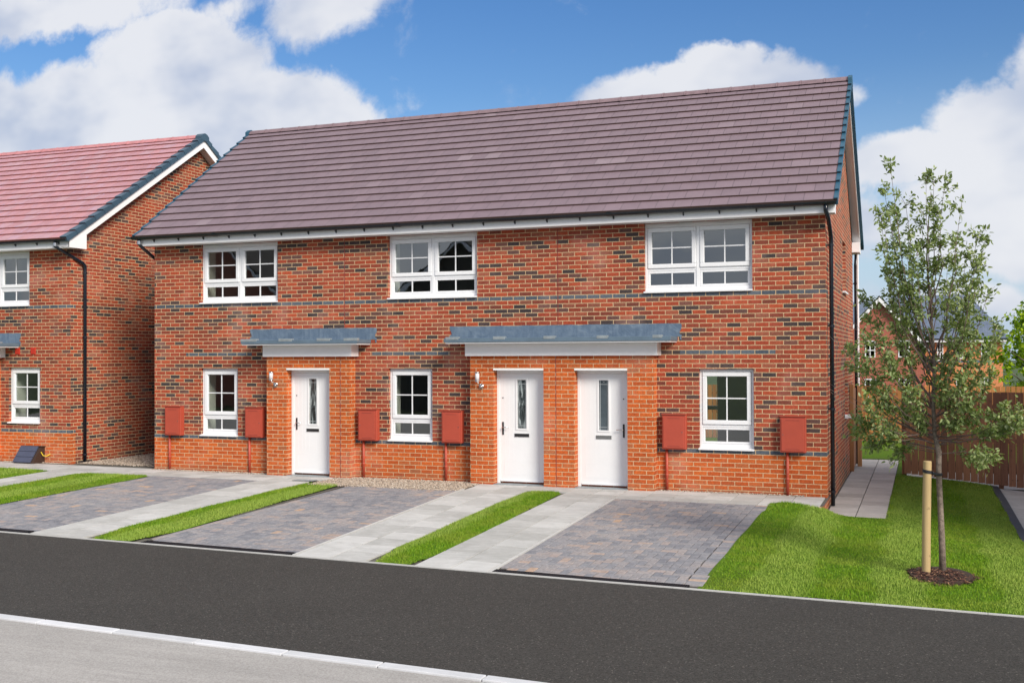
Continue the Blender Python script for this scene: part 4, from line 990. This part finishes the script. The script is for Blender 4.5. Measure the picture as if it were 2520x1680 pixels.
# ================================================================ NEIGHBOURING HOUSE (left)
NX, NY, ND, NZ = -15.705, .30, 8.6, 4.65
N = thing('brick_house', 'red brick house with a pink-red tiled roof and its gable end facing the terrace', 'house', (NX-4, NY+4, 0))
nup = [(-18.65, -16.85)]; ngd = [(-17.43, -16.545)]
mb = MB(); nops = [(a, b, 3.44, NZ) for a, b in nup]+[(a, b, .87, 2.095) for a, b in ngd]
wall_front(mb, NX-8.5, NX, -.10, NZ, NY, nops, .075); wall_side(mb, NX, NY, NY+ND, -.10, NZ, (NY+ND/2, 7.70), [], .07, 1)
mb.face([(NX-8.5, NY, -.1), (NX-8.5, NY+ND, -.1), (NX-8.5, NY+ND, NZ), (NX-8.5, NY, NZ)]); mb.face([(NX, NY+ND, -.1), (NX-8.5, NY+ND, -.1), (NX-8.5, NY+ND, NZ), (NX, NY+ND, NZ)])
mb.build('wall', 'brick_lh', N)
for (a, b) in nup: make_window(N, a, b, 3.44, NZ-.002, NY+.065, 2, soffit_top=True)
for (a, b) in ngd: make_window(N, a, b, .87, 2.093, NY+.065, 1)
room(N, -18.9, -15.9, NY+.486, NY+4, .05, 2.4, [(ngd[0][0], ngd[0][1], .9, 2.093)]); room(N, -18.9, -15.9, NY+.486, NY+4, 2.6, 4.9, [(nup[0][0], nup[0][1], 3.48, 4.648)])
mb = MB(); wall_front(mb, -19.8, -17.66, -.10, 2.33, NY-.225, [], .1); mb.face([(-17.66, NY-.225, -.1), (-17.66, NY-.001, -.1), (-17.66, NY-.001, 2.33), (-17.66, NY-.225, 2.33)]); mb.build('porch_wall', 'brick_orange', N)
canopy(-20.1, -17.13, -19.9, -17.53, -20.2, -17.10, 'porch canopy cut off by the left edge', [(-17.42, -17.135)], parent=N, yo=NY)
for (a, b) in ((-17.24, -17.11), (-16.80, -16.67)):
    v = MB().box(a, b, NY-.015, NY-.001, 2.385, 2.53); [v.box(a+.012, b-.012, NY-.02, NY-.015, 2.395+.022*k, 2.405+.022*k) for k in range(6)]; v.build('air_vent', 'red_vent', N)
nfx = NX+.235
MB().box(NX-8.6, nfx-.02, NY-.275, NY-.255, NZ-.002, 4.79).build('fascia', 'fascia', N)
MB().box(NX-8.6, nfx-.02, NY-.255, NY-.001, NZ, NZ+.012).build('soffit', 'soffit', N)
MB().box(NX+.002, nfx-.02, NY-.254, NY+.06, NZ+.013, 4.92).build('box_end', 'fascia', N, bevel=.002)
roof_slopes(N, NX-8.7, nfx+.03, NY-.41, 4.83, NY+ND/2, 7.86, NY+ND+.41, 4.83, 'tile_pink', 17, ridge_m='ridge_pink', verge_m='verge_lh', vx=(False, True), vw=.16)
barge(N, NX+.002, nfx, NY-.29, 4.92, NY+ND/2, 7.86, NY+ND+.29, hb=.17, off=.09)
mb = MB().prism([(NY-.29, NZ+.002), (NY+.22, NZ+.002), (NY+.22, NZ+.36), (NY-.29, NZ+.12)], 'x', nfx-.021, nfx+.001); mb.build('barge_foot', 'fascia', N)
gutter(N, NX-8.6, nfx-.02, NY-.276, 4.84, 'black', [NX-.05-.6*k for k in range(12)])
downpipe(N, [(NX-.10, NY-.338, 4.80), (NX-.10, NY-.338, 4.68), (NX-.04, NY-.22, 4.60), (NX+.062, NY+.30, 4.36), (NX+.065, NY+.36, 4.30), (NX+.065, NY+.36, 4.2), (NX+.065, NY+.36, .03)], .036, (4.15, 2.75, 1.40, .2), (-1, 0))
MB().lathe([(.037, -.04), (.044, -.04), (.044, .03), (.037, .03)], (NX-.10, NY-.338, 4.72)).build('pipe_socket', 'chrome', N)
# ground level gas meter cover
t = thing('gas_meter_box', 'dark blue-grey sloping gas meter cover on the ground against the left-hand house', 'meter box', (-16.7, .1, .03))
MB().prism([(NY-.002, .03), (NY-.002, .375), (NY-.10, .375), (NY-.34, .045), (NY-.34, .03)], 'x', -16.93, -16.41).build('housing', 'brownp', t, bevel=.006)
ld_ = MB()
for k in range(3): q0, q1 = lerp(0, 1, k/3)+.01, lerp(0, 1, (k+1)/3)-.012; ld_.hexa([(-16.955, lerp(NY-.35, NY-.105, q0), lerp(.05, .385, q0)), (-16.47, lerp(NY-.35, NY-.105, q0), lerp(.05, .385, q0)), (-16.47, lerp(NY-.35, NY-.105, q1), lerp(.05, .385, q1)), (-16.955, lerp(NY-.35, NY-.105, q1), lerp(.05, .385, q1)),
    (-16.955, lerp(NY-.368, NY-.123, q0), lerp(.063, .398, q0)), (-16.47, lerp(NY-.368, NY-.123, q0), lerp(.063, .398, q0)), (-16.47, lerp(NY-.368, NY-.123, q1), lerp(.063, .398, q1)), (-16.955, lerp(NY-.368, NY-.123, q1), lerp(.063, .398, q1))])
ld_.build('lid', 'gas', t); MB().box(-16.96, -16.38, NY-.12, NY-.002, .378, .392).build('cap', 'brownp', t)
MB().tube([(-16.40, NY-.12, .27), (-16.36, NY-.10, .19), (-16.30, NY-.05, .18), (-16.25, NY-.01, .22)], .009, 8).build('cable', 'yellow', t, smooth=True)

# ================================================================ SIDE GATE
t = thing('garden_gate', 'open brown wooden garden gate between two posts beside the right-hand gable wall', 'gate', (.08, 6.3, -.15))
MB().box(.005, .085, 5.76, 5.85, -.15, 1.68, .3).build('post', 'post', t, bevel=.004)
MB().box(.10, .19, 6.84, 6.93, -.15, 1.62, .8).build('post', 'post', t, bevel=.004)
lf = MB()
for k in range(8): lf.box(.055, .075, 5.87+.12*k, 5.975+.12*k, -.08, 1.58, random.random())
lf.build('gate_leaf', 'fence_brown', t); MB().box(.03, .054, 5.87, 6.83, .1, .2, .5).box(.03, .054, 5.87, 6.83, 1.3, 1.4, .5).build('gate_rail', 'post', t)
MB().tube([(.12, 6.84, .95), (.16, 6.80, .95), (.16, 6.80, .85)], .012, 8).build('latch', 'clip', t)

# ================================================================ FENCES
def fence(name, label, x0, x1, y, z0f, z1, bw, gap, m, postm, back=False, group=None):
    t = thing(name, label, 'fence', ((x0+x1)/2, y, z0f((x0+x1)/2)), group)
    mb = MB(); x = x0
    while x < x1: mb.box(x, x+bw, y-.018, y, z0f(x)+.02, z1+random.uniform(-.006, .006), .01+.99*random.random()); x += bw+gap
    if back:
        x = x0+bw*.55+gap/2
        while x < x1: mb.box(x, x+bw, y+.038, y+.056, z0f(x)+.02, z1+random.uniform(-.006, .006), .01+.99*random.random()); x += bw+gap
    mb.build('boards', m, t); rb = MB()
    for q in (.2, .5, .85): zz = lerp(z0f((x0+x1)/2), z1, q); rb.box(x0, x1, y+.001, y+.037, zz-.04, zz+.04, .5)
    rb.build('rails', m, t); x = x0
    while x < x1+.1: MB().box(x-.045, x+.045, y+.058, y+.14, z0f(x)-.1, z1-.03, .4).build('post', postm, t); x += 1.83
    return t
zR = lambda x: -.15-.10*max(0, min(2.5, x-1.0))
fence('timber_fence', 'dark brown close-boarded wooden fence behind the young tree', 1.08, 8.6, 5.62, zR, 1.54, .132, .008, 'fence_brown', 'fence_brown')
fence('timber_fence', 'lighter orange-brown slatted back garden fence seen past the side path', -13.2, 7.5, 14.0, lambda x: -.16, 1.42, .108, .018, 'fence_tan', 'fence_tan')

# ================================================================ YOUNG TREE
TX, TY = 1.641, -4.985; TZ = GZ(TX, TY)
YT = thing('young_tree', 'slim young tree with grey-green leaves growing in a ring of mulch on the lawn', 'tree', (TX, TY, TZ))
trunk_pts = [(TX, TY, TZ-.05), (TX-.008, TY, .25), (TX-.02, TY+.01, .62), (TX-.035, TY+.01, 1.0), (TX-.03, TY, 1.22), (TX-.075, TY+.01, 1.42), (TX-.085, TY, 1.75), (TX-.07, TY, 2.2), (TX-.09, TY, 2.6), (TX-.12, TY+.02, 3.0), (TX-.14, TY, 3.4), (TX-.12, TY, 3.8), (TX-.09, TY, 4.15)]
rad = [.040, .034, .031, .030, .031, .024, .021, .018, .015, .012, .009, .006, .003]
fl_ = MB().tube(trunk_pts, rad, 12); fl_.build('trunk', 'bark', YT, smooth=True)
def trunk_at(z):
    for a, b in zip(trunk_pts, trunk_pts[1:]):
        if a[2] <= z <= b[2]: t_ = (z-a[2])/(b[2]-a[2]); return Vector(a).lerp(Vector(b), t_)
    return Vector(trunk_pts[-1])
rt = random.Random(5)
# (x, z) reach of each limb measured on the tree; depth is spread around the trunk
limbs = [(1.13,4.38,2.2),(1.05,4.18,2.3),(1.28,4.05,2.4),(1.58,4.25,2.7),(1.68,4.12,2.8),(1.50,4.22,2.6),(1.06,3.74,2.0),(1.18,3.55,2.1),(1.10,3.95,2.2),(1.02,3.86,2.1),
 (1.84,3.85,2.3),(1.80,3.55,2.3),(2.02,3.60,2.1),(2.10,3.55,2.1),(1.93,3.42,2.2),(2.00,3.30,2.0),(1.45,3.75,2.6),(1.62,3.70,2.7),(1.30,3.45,2.3),
 (1.08,3.20,1.8),(1.12,3.05,1.8),(.80,2.92,1.7),(.92,2.85,1.75),(1.15,2.80,1.8),(1.30,3.05,2.0),(.72,2.30,1.4),(.66,2.36,1.4),(.85,2.42,1.5),(.90,2.12,1.45),(1.05,2.45,1.6),(1.15,2.20,1.6),
 (2.00,3.05,1.9),(2.08,2.88,1.9),(1.90,2.78,1.8),(2.20,2.58,1.7),(2.14,2.42,1.6),(1.95,2.50,1.6),(2.12,2.05,1.5),(1.95,2.15,1.5),(1.80,2.35,1.6),
 (2.52,1.72,1.35),(2.40,1.66,1.35),(2.34,1.52,1.3),(2.15,1.42,1.3),(2.12,1.22,1.2),(2.02,1.12,1.2),(2.25,1.70,1.4),(1.95,1.65,1.4),
 (.74,1.40,1.25),(.82,1.52,1.3),(.92,1.28,1.25),(1.05,1.42,1.3),(1.18,1.18,1.22),(.86,1.75,1.4),(1.02,1.85,1.45),(1.2,1.65,1.4),
 (1.35,1.9,1.5),(1.75,1.85,1.5),(1.5,2.4,1.7),(1.7,2.6,1.8),(1.4,2.75,1.9),(1.55,3.2,2.1),(1.72,3.3,2.1),(1.30,2.15,1.5),(1.65,2.1,1.5),(1.85,2.0,1.45),(1.42,1.55,1.35),(1.78,1.55,1.35),(1.25,2.55,1.7),(1.82,3.05,2.),(1.4,3.4,2.3)]
br = MB(); tips = []
for (lx, lz, sz) in limbs:
    ly = TY+rt.gauss(0, .26)*(1.-.35*max(0, lz-3)); s = trunk_at(sz); e = Vector((lx, ly, lz)); d_ = e-s; L = d_.length; n = 7; pts = []
    bow = Vector((d_.x*.10, d_.y*.10, -.10*L if lz-sz > .3 else .05*L)); wob_ = [Vector((rt.gauss(0, .018), rt.gauss(0, .018), rt.gauss(0, .018))) for _ in range(n)]
    for k in range(n):
        q = k/(n-1); p = s.lerp(e, q)+bow*math.sin(math.pi*q)*1.2+(wob_[k] if 0 < k < n-1 else Vector()); pts.append(p)
    br.tube(pts, [lerp(.010 if L > .7 else .006, .0018, k/(n-1)) for k in range(n)], 6)
    for k in range(3, n):
        for _ in range(3 if k > 4 else 2):
            a = pts[k]; dv = (pts[k]-pts[k-1]).normalized()+Vector((rt.gauss(0, .65), rt.gauss(0, .65), rt.gauss(.25, .45))); dv.normalize(); tl = rt.uniform(.07, .19); b = a+dv*tl; mid = a.lerp(b, .5)+Vector((0, 0, .015))
            br.tube([a, mid, b], [.003, .002, .001], 4, cap=False); tips.append((a, b, (k/(n-1))))
    tips.append((pts[-3], pts[-1], 1.))
br.build('branches', 'twig', YT)
bare = MB()
for (e, sz) in (((.30, -4.7, 2.05), 1.35), ((.42, -4.9, 2.55), 1.5), ((.36, -5.1, 1.98), 1.3), ((.55, -4.8, 2.9), 1.7)):
    s = trunk_at(sz); e = Vector(e); m_ = s.lerp(e, .5)+Vector((0, 0, -.06)); bare.tube([s, m_, e], [.007, .004, .0015], 5)
    for q in (.6, .75, .9): a = s.lerp(e, q)+Vector((0, 0, -.05)); bare.tube([a, a+Vector((rt.uniform(-.2, -.02), rt.gauss(0, .08), rt.uniform(.02, .25)))], [.0022, .001], 4)
bare.build('bare_twigs', 'twig', YT)
def leaves(name, segs, per, size, m, parent, droop=.25, spread=.035, aspect=.40, seed=3, jitter=1.):
    r_ = np.random.default_rng(seed); A = np.array([tuple(s[0]) for s in segs]); B = np.array([tuple(s[1]) for s in segs]); n = len(A)*per
    i = np.repeat(np.arange(len(A)), per); q = r_.random(n)**.8; P = A[i]+(B[i]-A[i])*q[:, None]+r_.normal(0, spread, (n, 3))
    D = (B[i]-A[i]); D /= np.linalg.norm(D, axis=1, keepdims=True)+1e-9; D = D*.6+r_.normal(0, .6*jitter, (n, 3)); D[:, 2] -= droop*r_.random(n); D /= np.linalg.norm(D, axis=1, keepdims=True)
    Nn = r_.normal(0, 1, (n, 3)); Nn[:, 2] = np.abs(Nn[:, 2])+.4; S = np.cross(D, Nn); S /= np.linalg.norm(S, axis=1, keepdims=True)+1e-9; Nn = np.cross(S, D)
    L = r_.uniform(size[0], size[1], n)[:, None]; Wd = L*aspect*r_.uniform(.8, 1.2, n)[:, None]*.5
    tip = P+D*L-Nn*L*.16; a1 = P+D*L*.30; a2 = P+D*L*.68-Nn*L*.05
    V = np.stack([P, a1+S*Wd+Nn*L*.05, a2+S*Wd*.75+Nn*L*.02, tip, a2-S*Wd*.75+Nn*L*.02, a1-S*Wd+Nn*L*.05], 1).reshape(-1, 3)
    k = np.arange(n)*6; Fc = np.concatenate([np.stack([k, k+1, k+2, k+3], 1), np.stack([k, k+3, k+4, k+5], 1)]); rn = r_.random(n)
    return fast_mesh(name, V, Fc, m, np.concatenate([rn, rn]), parent)
leaves('foliage', tips, 18, (.040, .070), 'leaf', YT, spread=.026, aspect=.46)
# stake and tie
S_ = thing('tree_stake', 'pale round wooden stake with a black rubber tie holding the young tree', 'stake', (1.464, -5.121, -.12))
MB().tube([(1.464, -5.121, -.2), (1.472, -5.118, .4), (1.488, -5.115, 1.125), (1.488, -5.115, 1.132)], [.046, .046, .045, .042], 20).build('post', 'stake', S_, smooth=False)
tie = MB(); loop = []
for k in range(13): a = math.pi*.35+k/12*math.pi*1.3; loop.append((1.486+.051*math.cos(a), -5.115+.051*math.sin(a), .985+.0))
p_ = [(1.486+.052*math.cos(2*math.pi*k/16), -5.115+.052*math.sin(2*math.pi*k/16)) for k in range(16)]
for k in range(16): a, b = p_[k], p_[(k+1) % 16]; tie.face([(a[0], a[1], 1.0+.03*(1.486-a[0])*6), (b[0], b[1], 1.0+.03*(1.486-b[0])*6), (b[0], b[1], 1.035+.03*(1.486-b[0])*6), (a[0], a[1], 1.035+.03*(1.486-a[0])*6)])
tie.tube([(1.535, -5.13, 1.005), (1.575, -5.07, .985), (1.60, -5.02, .975)], .015, 8); tie.tube([(1.47, -5.165, 1.02), (1.55, -5.11, .99), (1.63, -5.01, .97)], .010, 8)
tie.lathe([(.036, -.014), (.040, -.014), (.040, .014), (.036, .014)], (1.606, -4.975, .975)); tie.build('rubber_tie', 'rubber', S_)

# ================================================================ BACKGROUND HOUSES AND TREES
def simple_window(parent, x0, x1, z0, z1, y):
    fr = MB(); framed(fr, x0, x1, z0, z1, .07, y-.03, y+.04); fr.box((x0+x1)/2-.03, (x0+x1)/2+.03, y-.03, y+.04, z0+.07, z1-.07); fr.box(x0+.07, x1-.07, y-.028, y+.04, lerp(z0, z1, .42)-.03, lerp(z0, z1, .42)+.03)
    w_ = fr.build('window', 'upvc', parent); MB().box(x0+.07, x1-.07, y+.0, y+.02, z0+.07, z1-.07).build('pane', 'obscure_dark', w_)
    return w_
B1 = thing('far_brick_house', 'distant dark red brick house with its pointed gable facing the camera, behind the back fence', 'house', (-1.1, 58, -1.7))
gx, gy = -1.12, 56.; ax, az = gx, 5.95; hw = 2.75; ez = az-hw*1.08
mb = MB(); mb.face([(gx-hw, gy, -2), (gx+hw, gy, -2), (gx+hw, gy, ez-.1), (ax, gy, az-.1), (gx-hw, gy, ez-.1)]); mb.face([(gx+hw, gy, -2), (gx+hw, gy+8, -2), (gx+hw, gy+8, ez), (gx+hw, gy, ez)]); mb.face([(gx-hw, gy, -2), (gx-hw, gy+8, -2), (gx-hw, gy+8, ez), (gx-hw, gy, ez)])
mb.build('wall', 'brick_far_red', B1)
mb = MB()
for sg in (-1, 1):
    q = [(gx+sg*(hw+.25), gy-.35, ez-.27), (gx+sg*(hw+.25), gy+8, ez-.27), (gx, gy+8, az+.02), (gx, gy-.35, az+.02)]; mb.face(q, [(0, 0), (26, 0), (26, 12), (0, 12)]); mb.face([(p[0], p[1], p[2]+.10) for p in q], [(0, 0), (26, 0), (26, 12), (0, 12)]); mb.face([q[0], q[3], (q[3][0], q[3][1], q[3][2]+.10), (q[0][0], q[0][1], q[0][2]+.10)], [(0, .5)]*4)
rf1 = mb.build('roof', 'tile_blue', B1)
bb = MB()
for sg in (-1, 1): q = [(gx+sg*(hw+.25), ez-.29), (gx, az), (gx, az-.28), (gx+sg*(hw+.25), ez-.57)]; bb.prism(q, 'y', gy-.345, gy-.30)
bb.build('bargeboard', 'fascia', B1)
for (a, b, c, e) in ((-2.08, -1.36, -.55, .66), (-2.05, -1.40, 2.05, 3.15), (.0, .7, -.5, .66), (.0, .7, 2.05, 3.15)): simple_window(B1, a, b, c, e, gy)
B3 = thing('far_brick_house', 'distant house of which only the blue-grey roof shows left of the pointed gable', 'house', (-5, 66, -1.7))
mb = MB(); mb.box(-10, -2.2, 64, 71, -2, 3.6); mb.build('wall', 'brick_far_red', B3)
mb = MB(); mb.face([(-10.3, 63.6, 3.5), (-1.95, 63.6, 3.5), (-1.95, 67.5, 6.2), (-10.3, 67.5, 6.2)], [(0, 0), (28, 0), (28, 15), (0, 15)]); mb.face([(-10.3, 71.4, 3.5), (-1.95, 71.4, 3.5), (-1.95, 67.5, 6.2), (-10.3, 67.5, 6.2)], [(0, 0), (28, 0), (28, 15), (0, 15)]); mb.build('roof', 'tile_blue', B3)
B2 = thing('far_brick_house', 'distant orange brick house with a broad blue-grey roof, right of the pointed gable', 'house', (4, 62, -1.7))
y2 = 60.
mb = MB(); mb.face([(-.2, y2, -2), (6.42, y2, -2), (6.42, y2, 3.2), (-.2, y2, 3.2)]); mb.face([(6.42, y2, -2), (6.42, y2+8.2, -2), (6.42, y2+8.2, 3.2), (6.42, y2, 3.2)]); mb.face([(-.2, y2, -2), (-.2, y2+8.2, -2), (-.2, y2+8.2, 3.2), (-.2, y2, 3.2)]); mb.build('wall', 'brick_far_orange', B2)
MB().box(-.2, 6.43, y2-.012, y2-.002, 1.68, 1.82).build('brick_band', mat('far_blue_brick', (.10, .14, .20), .8), B2)
mb = MB(); e0, e1, rz = 3.24, 3.24, 6.42
mb.face([(-.6, y2-.4, e0), (6.86, y2-.4, e0), (4.50, y2+4.1, rz), (-.6, y2+4.1, rz)], [(0, 0), (25, 0), (17, 17), (0, 17)]); mb.face([(6.86, y2-.4, e0), (6.86, y2+8.6, e0), (4.5, y2+4.1, rz)], [(0, 0), (30, 0), (15, 17)]); mb.face([(-.6, y2+8.6, e0), (6.86, y2+8.6, e0), (4.50, y2+4.1, rz), (-.6, y2+4.1, rz)], [(0, 0), (25, 0), (17, 17), (0, 17)])
rf2 = mb.build('roof', 'tile_blue', B2)
MB().box(-.6, 6.86, y2-.42, y2-.38, e0-.20, e0+.0).box(6.80, 6.86, y2-.38, y2+8.6, e0-.20, e0).build('fascia', 'fascia', B2); MB().box(-.6, 6.86, y2-.50, y2-.421, e0-.02, e0+.05).build('gutter', 'black', B2)
for (a, b, c, e) in ((5.05, 5.56, -.5, .66), (5.10, 5.56, 1.92, 3.05), (2.38, 2.78, 1.80, 3.15), (3.6, 4.0, 1.92, 3.05), (3.55, 4.1, -.5, .66)): simple_window(B2, a, b, c, e, y2)

def far_tree(name, label, x, y, zg_, h, rx, seedv, m='leaf_far', n=900, size=(.16, .30), group=None, blobs_=12):
    t = thing(name, label, 'tree', (x, y, zg_), group); rr = random.Random(seedv); tr = MB(); top = zg_+h
    tr.tube([(x, y, zg_), (x+.1, y, zg_+h*.35), (x, y+.1, zg_+h*.7), (x+.1, y, zg_+h*.92)], [h*.028, h*.022, h*.012, .02], 8); segs = []
    for k in range(blobs_*3):
        a = rr.random()*6.283; zz = zg_+h*rr.uniform(.22, .98); q = (zz-zg_)/h; rmax = rx*math.sin(math.pi*min(1, max(.12, (q-.12)/.95)))**.55; r1 = rmax*rr.uniform(.4, 1.)
        e = Vector((x+r1*math.cos(a), y+r1*math.sin(a), zz)); s = Vector((x, y, max(zg_+h*.2, zz-r1*.6))); tr.tube([s, s.lerp(e, .5)+Vector((0, 0, -.1)), e], [.07, .04, .015], 5)
        for j in range(7): o_ = Vector((rr.gauss(0, .5), rr.gauss(0, .5), rr.gauss(0, .32)))*rx*.42; segs.append((e+o_*.5, e+o_))
    tr.build('trunk', 'bark', t); leaves('crown', segs, max(1, n//len(segs)), size, m, t, spread=rx*.05, aspect=.8, seed=seedv)
    return t
far_tree('leafy_tree', 'bright yellow-green leafy tree behind the dark fence at the right edge', 6.75, 40, -1.3, 5.75, 2.0, 4, n=6500, size=(.12, .22), blobs_=16)
far_tree('leafy_tree', 'darker green tree further right behind the bright one, mostly outside the frame', 9.4, 43, -1.3, 6.6, 1.9, 9, n=3500, size=(.12, .24))

# houses across the road: only their reflections show in the upper windows
def opp_house(x0, x1, y, z1, apex, m, lab):
    t = thing('opposite_house', lab, 'house', ((x0+x1)/2, y-4, -.1)); cx = (x0+x1)/2
    mb = MB(); mb.face([(x0, y, -.2), (x1, y, -.2), (x1, y, z1), (cx, y, apex), (x0, y, z1)]); mb.face([(x0, y, -.2), (x0, y-8, -.2), (x0, y-8, z1), (x0, y, z1)]); mb.face([(x1, y, -.2), (x1, y-8, -.2), (x1, y-8, z1), (x1, y, z1)]); mb.face([(x0, y-8, -.2), (x1, y-8, -.2), (x1, y-8, z1), (cx, y-8, apex), (x0, y-8, z1)])
    mb.build('wall', m, t); rb = MB()
    for s in (-1, 1):
        q = [(cx+s*((x1-x0)/2+.3), y+.3, z1-.2), (cx+s*((x1-x0)/2+.3), y-8.3, z1-.2), (cx, y-8.3, apex+.08), (cx, y+.3, apex+.08)]; rb.face(q); rb.face([(p[0], p[1], p[2]+.1) for p in q])
    rb.build('roof', 'render_far', t); bb = MB()
    for s in (-1, 1): bb.prism([(cx+s*((x1-x0)/2+.3), z1-.22), (cx, apex+.06), (cx, apex-.12), (cx+s*((x1-x0)/2+.3), z1-.40)], 'y', y+.26, y+.31)
    bb.build('bargeboard', 'fascia', t); return t
opp_house(-37.5, -26.6, -25, 5.2, 9.6, 'brick_far_red', 'red brick gable across the road, mirrored in the upper window of the left house')
opp_house(-20.9, -13.7, -25, 4.7, 7.3, mat('dark_render', (.055, .048, .044), .8), 'dark gabled house across the road, mirrored in the upper window of the middle house')

# the next house along on the right, outside the frame: it shades the gable wall, the fence and the back of the lawn
H = thing('next_house', 'next brick house to the right, just outside the frame beyond the side drive', 'house', (10.5, -.4, -.3))
hx0, hx1, hy0, hy1, hz = 6.6, 14.4, -4.7, 3.9, 4.6; hm = (hy0+hy1)/2
mb = MB(); wall_front(mb, hx0, hx1, -.4, hz, hy0, [(8, 9.6, 3.4, hz-.02), (8, 8.9, .8, 2.1), (12, 13.6, 3.4, hz-.02)], .075)
wall_side(mb, hx0, hy0, hy1, -.4, hz, (hm, 7.5), [], .07, -1); wall_side(mb, hx1, hy0, hy1, -.4, hz, (hm, 7.5), [], .07, 1); mb.face([(hx0, hy1, -.4), (hx0, hy1, hz), (hx1, hy1, hz), (hx1, hy1, -.4)])
mb.build('wall', 'brick', H)
make_window(H, 8, 9.6, 3.4, hz-.02, hy0+.065, 2); make_window(H, 12, 13.6, 3.4, hz-.02, hy0+.065, 2); make_window(H, 8, 8.9, .8, 2.1, hy0+.065, 1)
roof_slopes(H, hx0-.2, hx1+.2, hy0-.4, hz+.15, hm, 7.6, hy1+.4, hz+.15, 'tile')

for o in list(scene.objects):
    if o.parent: continue
    b_ = o.name.split('.')[0]
    if b_ == 'far_brick_house': o['group'] = 'distant brick houses beyond the back fence'
    if b_ == 'leafy_tree': o['group'] = 'green trees beyond the fence at the right'
    if b_ == 'timber_fence': o['group'] = 'wooden garden fences'
    if b_ == 'opposite_house': o['group'] = 'houses across the road'
